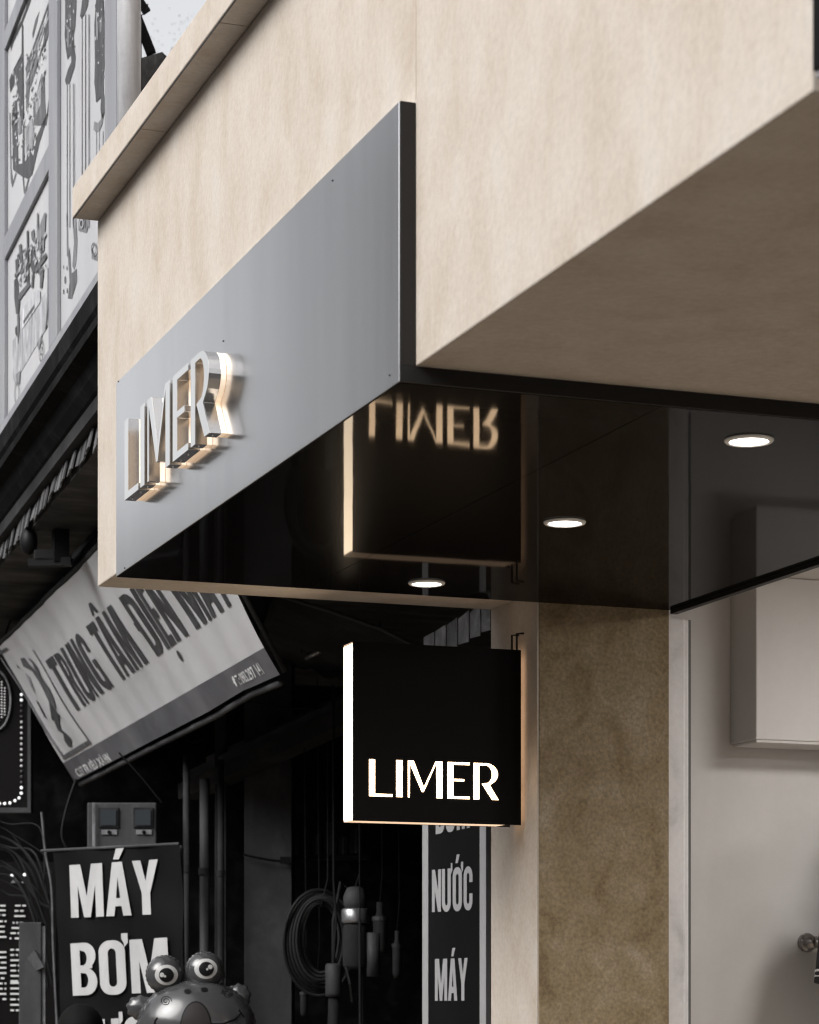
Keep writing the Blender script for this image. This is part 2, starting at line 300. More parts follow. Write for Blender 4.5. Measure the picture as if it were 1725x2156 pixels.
# the shop's display letters, unit cap height
def inset(p, d):
    n = len(p); a = sum(p[i][0] * p[(i + 1) % n][1] - p[(i + 1) % n][0] * p[i][1] for i in range(n)); sg_ = 1 if a > 0 else -1; out = []
    for i in range(n):
        (x0, y0), (x1, y1), (x2, y2) = p[i - 1], p[i], p[(i + 1) % n]
        e0 = Vector((x1 - x0, y1 - y0)).normalized(); e1 = Vector((x2 - x1, y2 - y1)).normalized()
        n0, n1 = Vector((-e0.y, e0.x)) * sg_, Vector((-e1.y, e1.x)) * sg_; b = n0 + n1
        k = d * 2 / max(b.length_squared, .5) if b.length > 1e-6 else 0
        out.append((x1 + b.x * k, y1 + b.y * k))
    return out
def limer():
    L = ([(0, 0), (.634, 0), (.634, .085), (.172, .085), (.172, 1), (0, 1)], [])
    I = ([(.724, 0), (.909, 0), (.909, 1), (.724, 1)], [])
    Mm = ([(1.039, 0), (1.10, 0), (1.10, .90), (1.415, .155), (1.475, .155), (1.81, .93), (1.81, 0), (1.987, 0), (1.987, 1), (1.79, 1), (1.475, .31), (1.205, 1), (1.039, 1)], [])
    E = ([(2.108, 0), (2.728, 0), (2.728, .082), (2.284, .082), (2.284, .475), (2.578, .475), (2.578, .55), (2.284, .55), (2.284, .918), (2.728, .918), (2.728, 1), (2.108, 1)], [])
    Rr = ([(2.819, 0), (2.991, 0), (2.991, .925), (3.12, .925)] + arc(3.16, .69, .165, .235, 80, -70, 10) + [(3.04, .44), (3.335, 0), (3.53, 0), (3.285, .40)] + arc(3.16, .70, .345, .30, -58, 90, 14) + [(2.819, 1)], [])
    return [('L', L), ('I', I), ('M', Mm), ('E', E), ('R', Rr)]

# ================================================================== SETTING
tag(MB().box(-60, 60, -60, 120, -.3, -.16).build('ground', M['asphalt']), kind='structure')
tag(MB().box(-9.2, -1.9, -60, 120, -.156, -.12).build('road', M['asphalt']), kind='structure')
tag(MB().box(-1.78, 1.69, -60, 120, -.156, 0).build('pavement', M['paving']), kind='structure')
tag(MB().box(-1.9, -1.785, -60, 120, -.156, .004).build('kerb', M['concrete']), kind='structure')
tag(MB().box(-12.0, -9.2, -60, 120, -.156, 0).build('far_pavement', M['paving']), kind='structure')

# ================================================================== OUR SHOP
PZ, PT, PL = 2.80, 3.339, 2.317            # cladding underside, top of steel face, length
CT = .033                                   # cladding thickness
shop = thing('shop_building', 'beige plastered shop front with projecting canopy and square pillar', 'building', (0, .5, 0))
box('canopy', M['plaster'], shop, CT, 1.70, -1.542, 2.687, PZ + CT, 3.9, .004)
box('cornice', M['plaster'], shop, -.041, 1.0, -1.60, 2.692, 3.902, 3.99, .003)
box('drip_groove_shade', M['dark3'], shop, -.0385, -.0365, -1.6, 2.69, 3.8995, 3.9019)  # dark strip, its colour imitating the shade of a drip groove
M['joint'] = mat('joint_filler', (.33, .275, .22), .8)
box('plaster_joint', M['joint'], shop, CT - .0006, CT + .004, -.004, -.0015, 3.345, 3.899)
for u_, v_ in ((300, 271), (452, 45)):
    p_ = hit(u_, v_, Vector((0, 0, 3.902)), Z); box('cornice_joint', M['joint'], shop, -.036, CT - .002, p_.y, p_.y + .002, 3.9006, 3.906)
box('pillar', M['plaster_pillar'], shop, 1.275, 1.70, PL + .001, 2.686, 0, PZ + CT - .001, .003)
box('pillar_facing', M['plaster'], shop, 1.270, 1.2745, PL + .003, 2.684, 0, PZ + CT - .001)
box('upper_wall', M['plaster'], shop, 1.72, 6.2, -1.542, 2.687, 3.905, 7.2)
box('side_wall', M['white_wall'], shop, 1.702, 6, 2.64, 2.69, 0, 2.98)
box('near_wall', M['white_wall'], shop, 1.9, 6, -1.6, -1.54, 0, 2.98)
box('back_wall', M['white_wall'], shop, 6, 6.15, -1.6, 2.69, 0, 2.98)
box('ceiling', M['white_wall'], shop, 1.725, 6, -1.54, 2.64, 2.95, 3.1)
box('floor', M['paving'], shop, 1.70, 6, -1.54, 2.64, -.1, .30)
trk = box('shutter_track', M['track'], shop, 1.702, 1.798, 2.40, 2.60, 0.3, 2.795, .010)
box('track_groove', M['groove'], shop, 1.822, 1.833, 2.44, 2.62, 0.3, 2.795)
box('track_lip', M['track'], shop, 1.7985, 1.8215, 2.43, 2.58, 0.3, 2.795, .005)

# steel and black cladding wrapped round the canopy
clad = thing('fascia_cladding', 'brushed steel sign fascia folding into a glossy black canopy soffit', 'sign fascia', (0, 1.1, PZ))
box('steel_panel', M['steel'], clad, 0, CT - .001, .003, PL, PZ + .002, PT, .0012)
box('soffit_panel', M['soffit'], clad, .003, .5535, .003, PL, PZ, PZ + CT - .002)
box('soffit_panel', M['soffit'], clad, .5555, 1.699, .003, PL, PZ, PZ + CT - .002)
mb = MB(); mb.box(.001, CT - .001, -.004, .002, PZ + CT, PT - .001); mb.box(.001, 1.699, -.004, .002, PZ + .001, PZ + CT - .0005)
mb.build('end_trim', M['black'], clad)
box('edge_trim', M['black'], clad, 1.701, 1.722, -1.5, PL - .004, PZ - .012, PZ + .06)

for (u, v) in ((470, 718), (249, 803), (262, 1196), (700, 380), (820, 790)):
    p = hit(u, v, Vector((0, 0, 0)), Vector((1, 0, 0)))
    MB().lathe([(.0022, .0), (.0022, -.0012), (.0012, -.0018)], p, (1, 0, 0), 8).build('rivet', M['dark3'], clad)
# downlights
for (u, v, lb) in ((898, 1227, 'lit round downlight above the projecting sign'), (1189, 1099, 'lit round downlight in the middle of the black soffit'), (1577, 926, 'lit round downlight nearest the beige soffit, largest of three')):
    p = hit(u, v, Vector((0, 0, PZ)), Z)
    t = thing('downlight', lb, 'downlight', p, 'recessed downlights in the soffit')
    MB().lathe([(.052, .002), (.0525, -.002), (.050, -.005), (.043, -.006), (.041, -.0025), (.041, .002)], p).build('trim_ring', M['white_trim'], t, True)
    MB().lathe([(.0405, -.0015), (.040, -.0035), (.03, -.0042)], p).build('lens', M['lamp'], t)
# the shop's own ceiling lamps further in
for i, (x, y) in enumerate(((2.6, 1.2), (3.8, 1.2), (2.6, -.3), (3.8, -.3))):
    t = thing('ceiling_lamp', 'round lit lamp in the ceiling inside the shop', 'ceiling lamp', (x, y, 2.95), 'ceiling lamps inside the shop')
    MB().lathe([(.24, 0), (.24, -.012), (.23, -.014)], (x, y, 2.949)).build('lens', M['panel_lamp'], t)

# raised letters on the steel
LY0, LS, LZ, LH = 2.039, .239, 2.957, .2113
names = {'L': 'steel letter L with warm lit back edge, first on the steel fascia', 'I': 'narrow steel letter I between the raised L and M',
         'M': 'raised steel letter M with warm lit back edge', 'E': 'raised steel letter E between M and R', 'R': 'raised steel letter R with curved side, last on the steel fascia'}
for ch, (outer, holes) in limer():
    xs = [p[0] for p in outer]; x0 = min(xs)
    t = thing('sign_letter', names[ch], 'sign letter', (-.03, LY0 - x0 * LS, LZ), 'raised steel letters on the fascia')
    f = lambda x, y, d: (-d, LY0 - x * LS, LZ + y * LH)
    cx_ = sum(xs) / len(xs); 
    solid(outer, holes, f, .0135, .0425).build('return', M['return_steel'], t, bevel=.0012)
    solid(outer, holes, f, .0426, .0437).build('face', M['mirror'], t)
    g = lambda x, y, d: (-d, LY0 - (cx_ + (x - cx_) * .992) * LS, LZ + (.5 + (y - .5) * .985) * LH)
    solid(outer, holes, g, .001, .0132).build('lit_backing', M['acrylic'], t)
    for sx in {'L': (.12, .5), 'I': (.81,), 'M': (1.89,), 'E': (2.2, 2.5), 'R': (2.9, 3.42)}[ch]:
        MB().lathe([(.0022, .001), (.0022, -.0015), (.0012, -.002)], (-.029, LY0 - sx * LS, LZ), n=8).build('screw', M['white_trim'], t)

# projecting light box
SX0, SX1, SY0, SZ0, SZ1, SD = .7257, 1.255, 2.408, 2.1485, 2.6707, .0907
sg = thing('projecting_sign', 'square black light box sign with glowing edges beside the pillar', 'sign', (1.27, SY0 + .04, 2.4))
box('face', M['face_black'], sg, SX0, SX1, SY0, SY0 + .004, SZ0, SZ1)
box('back', M['black'], sg, SX0, SX1, SY0 + SD - .004, SY0 + SD, SZ0, SZ1)
e = SD - .0045
box('lit_edge', M['edge'], sg, SX0 + .001, SX0 + .006, SY0 + .0045, SY0 + e, SZ0 + .007, SZ1 - .007)
box('lit_edge', M['edge_top'], sg, SX0 + .001, SX1 - .02, SY0 + .0045, SY0 + e, SZ1 - .0065, SZ1 - .001)
box('lit_edge', M['edge_dim'], sg, SX0 + .001, SX1 - .045, SY0 + .0045, SY0 + e, SZ0 + .001, SZ0 + .0065)
box('lit_edge', M['edge_end'], sg, SX1 - .005, SX1 - .0005, SY0 + .0045, SY0 + e, SZ0 + .007, SZ1 - .008)
for pz in (SZ0 + .12, SZ1 - .12): MB().tube([(SX1 - .001, SY0 + .045, pz), (1.2695, SY0 + .045, pz)], .008, 10).build('standoff', M['black'], sg)
for py in (SY0 + .012, SY0 + .05):
    MB().tube([(1.246, py, SZ1 - .004), (1.246, py, SZ1 + .05), (1.268, py, SZ1 + .052)], .0035).build('bracket_pin', M['black'], sg)
pl = (Vector((0, SY0, 0)), Vector((0, 1, 0)))
a0, a1, a2 = hit(776.2, 1677, *pl), hit(1050.5, 1688, *pl), hit(776.2, 1597, *pl)
lw, lh = (a1.x - a0.x) / 3.53, (a2.z - a0.z) * .99
for ch, (outer, holes) in limer():
    solid(inset(outer, .010), holes, lambda x, y, d: (a0.x + x * lw, SY0 - d, a0.z + y * lh), -.001, .0012).build('lit_letter', M['letter_lit'], sg)

# inside the shop: cabinet, rail, dressed figure
cb = thing('wall_cabinet', 'plain white box cabinet high on the shop side wall', 'cabinet', (2.6, 2.6, 2.6))
box('body', M['white_wall'], cb, 2.07, 3.3, 2.463, 2.639, 2.440, 2.949, .004)
box('bottom_lip', M['white_wall'], cb, 2.073, 3.3, 2.466, 2.62, 2.431, 2.4395, .002)
rl = thing('clothes_rail', 'metal rail with round wall flange on the white side wall', 'rail', (2.3, 2.6, 1.8))
fp = hit(1697, 1985, Vector((0, 2.64, 0)), Vector((0, 1, 0)))
MB().lathe([(.030, 0), (.031, -.012), (.027, -.02), (.019, -.024), (.019, -.06)], fp, (0, 1, 0), 24).build('flange', M['chrome'], rl, True)
MB().tube([fp + Vector((0, -.055, 0)), fp + Vector((.03, -.06, 0)), fp + Vector((.5, -.06, 0))], .0185, 12).build('tube', M['chrome'], rl, True)

def blob(name, verts, edges, radii, m, parent, root=0, sub=2):
    me = bpy.data.meshes.new(name); me.from_pydata([tuple(v) for v in verts], edges, [])
    o = link(name, me, m, parent)
    sk = o.modifiers.new('skin', 'SKIN'); ss = o.modifiers.new('sub', 'SUBSURF'); ss.levels = ss.render_levels = sub
    for i, r_ in enumerate(radii):
        me.skin_vertices[0].data[i].radius = (r_, r_) if not isinstance(r_, tuple) else r_
    me.skin_vertices[0].data[root].use_root = True
    sk.use_smooth_shade = True
    return o
mc = hit(1893, 2100, Vector((0, 2.32, 0)), Vector((0, 1, 0)))
mn = thing('mannequin', 'shop mannequin in black short sleeves with two white hem stripes', 'mannequin', (mc.x, mc.y, .3))
bx, by, bz = mc.x, mc.y, .62
V = [(0, 0, .78), (0, 0, .98), (0, 0, 1.18), (0, 0, 1.33), (0, 0, 1.43), (0, -.02, 1.58), (0, -.02, 1.70),
     (-.155, 0, 1.29), (-.205, 0, 1.10), (-.225, -.03, .86), (-.225, -.05, .74), (.155, 0, 1.29), (.205, 0, 1.10), (.225, -.03, .86), (.225, -.05, .74),
     (-.09, 0, .74), (-.09, 0, .42), (-.09, 0, .08), (.09, 0, .74), (.09, 0, .42), (.09, 0, .08)]
E_ = [(0, 1), (1, 2), (2, 3), (3, 4), (4, 5), (5, 6), (3, 7), (7, 8), (8, 9), (9, 10), (3, 11), (11, 12), (12, 13), (13, 14), (0, 15), (15, 16), (16, 17), (0, 18), (18, 19), (19, 20)]
RD = [(.13, .10), (.115, .09), (.14, .10), (.12, .09), .05, .085, .075, .055, .040, .034, .024, .055, .040, .034, .024, .075, .052, .04, .075, .052, .04]
blob('body', [(bx + a, by + b, bz + c) for a, b, c in V], E_, RD, mat('mannequin_skin', (.20, .17, .155), .5), mn)
def sleeve(sx):
    prof = [(-.10, 1.36, .088), (-.165, 1.31, .082), (-.205, 1.20, .070), (-.222, 1.10, .064), (-.228, 1.055, .064)]
    mb_ = MB(); mb_.tube([(bx + sx * -p[0] * -1, by, bz + p[1]) for p in prof], [p[2] for p in prof], 16); return mb_
MB().lathe([(.10, .80), (.155, .82), (.15, 1.0), (.175, 1.18), (.165, 1.30), (.10, 1.40), (.06, 1.43)], (bx, by, bz), n=24).build('shirt', M['cloth'], mn, True)
for sx in (1, -1):
    slv = sleeve(sx).build('sleeve', M['cloth'], mn, True)
    for zz in (1.082, 1.066):
        MB().tube([(bx + sx * -.2245, by, bz + zz), (bx + sx * -.2265, by, bz + zz - .006)], .0665, 20).build('stripe', mat('white_stripe', (.6, .6, .6), .6), slv)
MB().lathe([(.02, .02), (.28, .02), (.28, 0), (.02, 0)], (bx, by, .66), n=32).build('plinth_top', M['white_wall'], mn)
MB().lathe([(.26, .30), (.26, .66)], (bx, by, 0), n=32).build('plinth', M['white_wall'], mn)

# dark sign panel at the near end of the canopy
nb = thing('dark_end_panel', 'black panel standing at the near end of the beige canopy', 'sign panel', (0, -1.65, 3))
box('panel', M['face_black'], nb, .0, .9, -1.75, -1.605, 2.836, 3.88)
box('bottom_trim', M['frame_grey'], nb, .004, .9, -1.75, -1.607, 2.826, 2.8355)

# ================================================================== NEIGHBOUR
N1 = vdir(-770); N2 = Vector((N1.y, -N1.x, 0))            # along its front, and inwards
S0 = at(203, 900, 8.0)
NP = (S0, N2)                                             # plane of its signboard face
def npt(a, b, z): 
    q = S0 + N1 * a + N2 * b; return Vector((q.x, q.y, z))
def acoord(u): return (hit(u, 900, *NP) - S0).dot(N1)
def nbox(name, m, parent, a0, a1, b0, b1, z0, z1, bevel=0):
    mb = MB(); mb.hexa([npt(a0, b0, z0), npt(a1, b0, z0), npt(a1, b1, z0), npt(a0, b1, z0)], [npt(a0, b0, z1), npt(a1, b0, z1), npt(a1, b1, z1), npt(a0, b1, z1)])
    return mb.build(name, m, parent, bevel=bevel)
AN = acoord(268)                                          # near end of its front
nbld = thing('neighbour_building', 'dark low neighbouring shop with moulded eaves and open front', 'building', npt(2, 2, 0))
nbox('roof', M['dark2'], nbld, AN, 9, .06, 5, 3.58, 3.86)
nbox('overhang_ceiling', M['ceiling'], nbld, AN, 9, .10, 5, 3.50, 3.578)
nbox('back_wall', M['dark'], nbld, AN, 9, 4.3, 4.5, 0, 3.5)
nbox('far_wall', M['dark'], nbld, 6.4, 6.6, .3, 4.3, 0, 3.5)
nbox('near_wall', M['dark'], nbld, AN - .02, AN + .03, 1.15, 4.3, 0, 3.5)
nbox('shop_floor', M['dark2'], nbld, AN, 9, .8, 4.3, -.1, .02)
# eaves moulding: one extruded profile (inward offset, height)
prof = [(.06, 3.872), (-.02, 3.872), (-.02, 3.80), (.0, 3.775), (.0, 3.76), (-.035, 3.745), (-.035, 3.715), (.01, 3.70), (.025, 3.665), (.05, 3.635), (.10, 3.60), (.10, 3.575), (.16, 3.57), (.16, 3.86)]
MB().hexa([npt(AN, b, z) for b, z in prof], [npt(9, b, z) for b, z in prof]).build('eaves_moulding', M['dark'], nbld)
mb = MB(); a = AN
while a < 6:                                              # weathered edge boards under the moulding
    w_ = random.uniform(.05, .12); zb = 3.505 + random.uniform(-.02, .012); b = .075 + random.uniform(-.006, .006)
    p = [npt(a, b, zb), npt(a + w_, b + .004, zb + random.uniform(-.012, .012)), npt(a + w_, b + .018, 3.572), npt(a, b + .014, 3.572)]
    q = [x + N2 * .006 for x in p]; mb.hexa(p, q); a += w_ + .002
tag(mb.build('edge_board', M['fringe'], nbld), kind='stuff')
# interior beams, pier, pipes
for (u0, v0, u1, v1, d0, d1, wd, ht) in ((395, 1640, 790, 1455, 11.6, 10.2, .05, .05), (395, 1668, 790, 1487, 11.6, 10.2, .10, .07), (440, 1600, 790, 1440, 11.8, 10.4, .03, .025)):
    MB().bar(at(u0, v0, d0), at(u1, v1, d1), wd, ht).build('beam', M['dark3'] if wd < .08 else M['dark2'], nbld)
def column(name, m, parent, u0, u1, d, thick=.12, z0=0., z1=3.5, bevel=.003):
    A, B = at(u0, 2000, d), at(u1, 2000, d); t = FW * thick
    c = [A, B, B + t, A + t]
    return MB().hexa([(p.x, p.y, z0) for p in c], [(p.x, p.y, z1) for p in c]).build(name, m, parent, bevel=bevel)
column('pier', M['dark3'], nbld, 514, 614, 11.2, .3)
column('door_post', M['dark2'], nbld, 452, 476, 11.3, .08)

# hoarding with machine pictures above the eaves
hb = thing('advertising_hoarding', 'large grey framed hoarding of printed machine pictures over the eaves', 'billboard', npt(1, 0, 3.9))
ZB = hit(204, 613, *NP).z; ZT = 5.75; AF = 6.0
nbox('backing', M['metal_dim'], hb, AN + .06, AF, .022, .035, ZB + .02, ZT)
xs = [acoord(u) for u in (268, 246, 222, 121, 103.5, 10)]
def zat(u, v): return hit(u, v, *NP).z
for (a0, a1, z0, z1) in ((xs[2], xs[3], ZB + .055, ZT), (xs[4], xs[5], zat(60, 430), ZT), (xs[4], xs[5], ZB + .055, zat(60, 430)), (xs[5] + .2, AF, ZB + .055, ZT)):
    nbox('sheet', M['print_white'], hb, a0, a1, .012, .020, z0, z1)
zb1, zb0 = zat(103.5, 303), zat(103.5, 356)
zc0 = zat(32, 48); zc1 = zat(20, 12)
nbox('frame_bar', M['frame_grey'], hb, AN + .05, AF, -.004, .0115, ZB, ZB + .055, .002)
for (a0, a1) in ((xs[1], xs[2]), (xs[3], xs[4]), (xs[5], xs[5] + .16)):
    nbox('frame_bar', M['frame_grey'], hb, a0, a1, -.003, .0115, ZB + .056, ZT, .002)
nbox('frame_bar', M['frame_grey'], hb, xs[4] + .001, xs[5] - .001, -.002, .0115, zb0, zb1, .002)
nbox('frame_bar', M['frame_grey'], hb, xs[4] + .001, xs[5] - .001, -.002, .0115, zc0, zc0 + .075, .002)
MB().tube([npt(AN + .03, .01, ZB - .02), npt(AN + .03, .01, ZT)], .036, 16).build('corner_pole', M['pole_grey'], hb, True)
def ink(px, lvl, lift=.0):
    nn = N2 * (.0105 + lift)
    return flat([(px, [])], lambda x, y: hit(x, y, *NP) + nn).build('printed_picture', M['ink%d' % lvl], hb)
def z1p(pts): return [(x / 6.185, y / 6.185) for x, y in pts]              # from the first close look (0,0)-(530,500)
def z2p(pts): return [(x / 6.185, 236.84 + y / 6.185) for x, y in pts]      # second (0,450)
def z3p(pts): return [(x / 4.821, 447.4 + y / 4.821) for x, y in pts]       # third (0,850)
def ring(cx, cy, rx, ry, k=.72, n=20): return (arc(cx, cy, rx, ry, 0, 360 * (n - 1) / n, n - 1), [arc(cx, cy, rx * k, ry * k, 0, 360 * (n - 1) / n, n - 1)])
def inkring(conv, cx, cy, rx, ry, lvl, k=.72):
    o, h = ring(cx, cy, rx, ry, k)
    nn = N2 * .0076
    flat([(conv(o), [conv(h[0])])], lambda x, y: hit(x, y, *NP) + nn).build('printed_picture', M['ink%d' % lvl], hb)
# second column: tall lifting jacks
ink(z1p([(805, -200), (950, -200), (950, 60), (935, 330), (915, 460), (922, 620), (940, 740), (930, 860), (900, 950), (860, 1080), (815, 1095), (805, 1030), (840, 900), (885, 800), (880, 700), (835, 770), (815, 640), (798, 450), (805, 300)]), 1)
ink(z1p([(1030, -60), (1110, -60), (1100, 60), (1060, 170), (1015, 240), (996, 200), (1015, 90)]), 1)
ink(z1p([(1210, -80), (1300, -80), (1312, 250), (1328, 330), (1325, 760), (1300, 980), (1302, 1200), (1330, 1340), (1310, 1480), (1280, 1560), (1262, 1420), (1270, 1260), (1205, 1330), (1192, 1150), (1182, 1080), (1190, 800), (1183, 330), (1195, 120)]), 1)
ink(z1p([(1205, 150), (1225, 150), (1232, 500), (1215, 520)]), 4, -.0006); ink(z1p([(1255, 250), (1285, 210), (1275, 400), (1255, 430)]), 3, -.0006)
ink(z1p([(840, 350), (856, 350), (850, 620), (838, 600)]), 4, -.0006); ink(z1p([(868, 200), (885, 180), (885, 350), (870, 340)]), 3, -.0006)
ink(z2p([(1180, 110), (1230, 130), (1270, 80), (1285, 0), (1310, 0), (1285, 140), (1250, 235), (1200, 245), (1172, 220)]), 3)
for u0, lv in ((825, 3), (858, 3), (905, 3), (918, 4), (1018, 3), (1062, 2), (1105, 3), (1112, 4)):
    ink(z1p([(u0, 1080 if u0 < 1000 else 180), (u0 + 11, 1080 if u0 < 1000 else 180), (u0 + 11, 2960), (u0, 2960)]), lv)
for u0 in (1205, 1240, 1290): ink(z1p([(u0, 1700), (u0 + 9, 1700), (u0 + 9, 2150), (u0, 2150)]), 4)
ink(z3p([(640, 0), (652, 0), (658, 430), (645, 440)]), 3); ink(z3p([(700, 60), (738, 40), (750, 280), (740, 480), (720, 580), (700, 540), (718, 300)]), 3)
ink(z3p([(655, 430), (672, 350), (690, 620), (745, 565), (745, 700), (695, 870), (655, 870), (672, 700)]), 2)
ink(z3p([(765, 60), (875, 60), (845, 205), (760, 180)]), 3); ink(z3p([(895, 350), (930, 440), (970, 370), (1010, 380), (1010, 510), (895, 465)]), 3)
inkring(z3p, 925, 370, 28, 70, 3, .7); inkring(z3p, 800, 110, 22, 50, 5, .6)
for (x, y, r_) in ((628, 680, 9), (612, 800, 6), (648, 790, 6), (645, 560, 5), (612, 550, 4)): ink(z3p(arc(x, y, r_, r_ * 4.5, 0, 330, 11)), 2)
# first column, upper: machine with a long handle
ink(z1p([(320, -60), (380, -60), (330, 90), (250, 300), (210, 390), (130, 560), (105, 660), (95, 560), (130, 460), (240, 260), (300, 90)]), 0)
ink(z1p([(245, 280), (262, 330), (275, 1627), (262, 1627), (252, 700), (150, 900), (150, 1090), (95, 1200), (82, 1040), (120, 930), (240, 690)]), 0)
ink(z1p([(150, 900), (250, 720), (262, 1627), (225, 1627), (205, 1300), (180, 1080)]), 1)
ink(z1p([(470, 140), (440, 290), (385, 500), (380, 420), (420, 250)]), 2); ink(z1p([(590, 60), (585, 460), (540, 610), (520, 560), (560, 260)]), 1)
ink(z1p([(540, 260), (480, 520), (440, 640), (450, 840), (360, 1130), (320, 1060), (400, 800), (420, 600)]), 3); ink(z1p([(300, 900), (420, 640), (440, 700), (360, 1000), (330, 1330), (300, 1450)]), 2)
for k in range(3): ink(z1p([(590 - 4 * k, 20 + 180 * k), (600 - 4 * k, 40 + 180 * k), (300, 920 + 180 * k), (290, 890 + 180 * k)]), 2 if k != 1 else 4, -.0006)
ink(z1p([(500, 950), (540, 1000), (545, 1300), (560, 1627), (400, 1627), (390, 1400), (450, 1150)]), 2); ink(z1p([(420, 1250), (500, 1050), (490, 1350), (430, 1500)]), 4, -.0006)
ink(z1p([(596, 0), (608, 0), (618, 900), (606, 1300), (560, 1627), (545, 1627), (596, 1250), (606, 880)]), 2)
ink(z1p([(130, 1330), (180, 1290), (190, 1627), (110, 1627)]), 1)
ink(z2p([(85, 0), (98, 0), (108, 700), (130, 900), (165, 770), (178, 790), (120, 975), (98, 860)]), 2)
ink(z2p([(115, 0), (185, 0), (190, 250), (200, 670), (250, 660), (262, 0), (275, 0), (280, 640), (340, 560), (345, 480), (390, 560), (440, 300), (570, 0), (585, 20), (470, 400), (380, 800), (330, 860), (250, 830), (130, 740)]), 1)
ink(z2p([(200, 60), (240, 40), (245, 250), (205, 290)]), 3, -.0006); ink(z2p([(290, 200), (380, 60), (410, 300), (380, 500), (330, 400), (300, 560)]), 4, -.0006)
ink(z2p([(250, 820), (268, 830), (285, 1010), (325, 850), (340, 860), (290, 1075), (270, 1040)]), 2)
# first column, lower: air compressor on wheels
tank = [(100, 1300), (460, 760), (468, 900), (452, 1130), (430, 1190), (180, 1620), (120, 1740), (95, 1640)]
ink(z3p(tank), 5)
for k, lv in ((0, 4), (1, 3), (2, 2)):
    o = 40 * k; ink(z3p([(95 + 3 * k, 1560 + o), (455, 980 + o), (452, 1130 + o * .4), (430, 1180 + o * .2), (180, 1615), (120, 1735), (98, 1650)]), lv, -.0004 * -(k + 1))
ink(z3p([(455, 560), (468, 560), (466, 950), (440, 1180), (430, 1180), (454, 940)]), 2, -.002)
for pts, lv in (([(130, 480), (160, 460), (165, 620), (140, 650)], 1), ([(120, 680), (155, 660), (160, 860), (175, 900), (165, 1030), (140, 1030), (120, 860)], 1), ([(165, 330), (190, 310), (205, 500), (185, 520)], 2), ([(245, 190), (262, 170), (268, 720), (245, 740), (250, 430)], 1),
                ([(290, 200), (320, 160), (325, 260), (300, 290)], 2), ([(290, 380), (325, 330), (335, 560), (310, 640), (285, 540)], 1), ([(350, 0), (362, 0), (365, 180), (400, 60), (425, 0), (440, 0), (420, 380), (380, 420), (345, 220)], 3), ([(390, 340), (405, 330), (410, 400), (395, 420)], 1),
                ([(330, 560), (440, 400), (440, 470), (330, 620)], 2), ([(300, 640), (320, 620), (310, 760), (290, 760)], 1), ([(380, 600), (420, 560), (400, 760), (380, 770)], 2), ([(160, 830), (270, 700), (280, 740), (165, 900)], 2), ([(215, 480), (240, 440), (240, 640), (210, 720)], 4),
                ([(150, 1040), (170, 1030), (170, 1200), (155, 1350)], 2), ([(130, 1170), (150, 1140), (150, 1260), (132, 1230)], 0)): ink(z3p(pts), lv, -.0026)
ink(z3p([(190, 1000), (340, 780), (380, 790), (385, 900), (200, 1180), (180, 1130)]), 6, -.0022)
for k in range(9):
    t = k / 9; x, y = 215 + 112 * t, 1105 - 168 * t; ink(z3p([(x, y - 12), (x + 9, y - 26), (x + 9, y + 14), (x, y + 28)]), 1, -.003)
inkring(z3p, 145, 1830, 24, 120, 3, .8); inkring(z3p, 392, 1400, 24, 120, 3, .8); inkring(z3p, 392, 1400, 10, 50, 4, .5)
ink(z3p([(135, 1640), (180, 1600), (172, 1740), (140, 1720)]), 3, -.002); ink(z3p([(350, 1330), (400, 1220), (392, 1310), (365, 1400)]), 3, -.002)

def specks(conv, x0, x1, y0, y1, n, sk, lift):
    mb_ = {1: MB(), 3: MB(), 5: MB()}
    for _ in range(n):
        x, y = random.uniform(x0, x1), random.uniform(y0, y1); a_, b__ = random.uniform(4, 14), random.uniform(10, 46); y += (x1 - x) * sk
        pts_ = conv([(x - a_, y + a_ * sk), (x + a_ * random.uniform(.4, 1), y - b__ * .6 - a_ * sk), (x + a_, y + b__ * .5 - a_ * sk), (x - a_ * .5, y + b__ + a_ * sk)])
        lv_ = random.choice((1, 1, 3, 5)); k_ = N2 * (lift - .0002 * lv_)
        mb_[lv_].add([hit(u, v, *NP) + k_ for u, v in pts_], [(0, 1, 2, 3)])
    for lv_, m_ in mb_.items(): tag(m_.build('printed_detail', M['ink%d' % lv_], hb), kind='stuff')
specks(z1p, 120, 255, 820, 1500, 40, .6, .0102); specks(z1p, 310, 560, 300, 1150, 60, 1.2, .0092); specks(z2p, 120, 430, 0, 560, 60, .4, .0102)
specks(z1p, 820, 930, -20, 620, 36, 0, .0102); specks(z1p, 1200, 1315, 0, 1250, 44, 0, .0102); specks(z3p, 130, 440, 190, 560, 80, .7, .0072)
# concrete stub and steel bracket behind the hoarding
cs = thing('concrete_stub', 'rough dark concrete stub on the roof behind the beige cornice', 'concrete block', at(315, 230, 9.4))
mb = MB(); c = [at(273, 2000, 9.4), at(356, 2000, 9.4)]; c += [c[1] + FW * .25, c[0] + FW * .25]
n_ = 7; rows = []
zt0 = at(300, 112, 9.4).z
loop = []
for i in range(4):
    for k in range(n_): loop.append(c[i].lerp(c[(i + 1) % 4], k / n_))
mb.hexa([(p.x, p.y, 3.86) for p in loop], [(p.x + random.uniform(-.006, .006), p.y, zt0 + random.uniform(-.025, .02) - (.03 if i in (0, 1, 27) else 0)) for i, p in enumerate(loop)])
mb.build('block', M['concrete'], cs)
br = thing('steel_bracket', 'black angled steel bracket against the white sky', 'bracket', at(290, 100, 9.2))
MB().bar(at(262, -30, 9.2), at(318, 112, 9.2), .036, .03, FW).build('strut', M['cable'], br)
MB().bar(at(278, -20, 9.25), at(309, 25, 9.25), .03, .02, FW).build('strut', M['cable'], br)
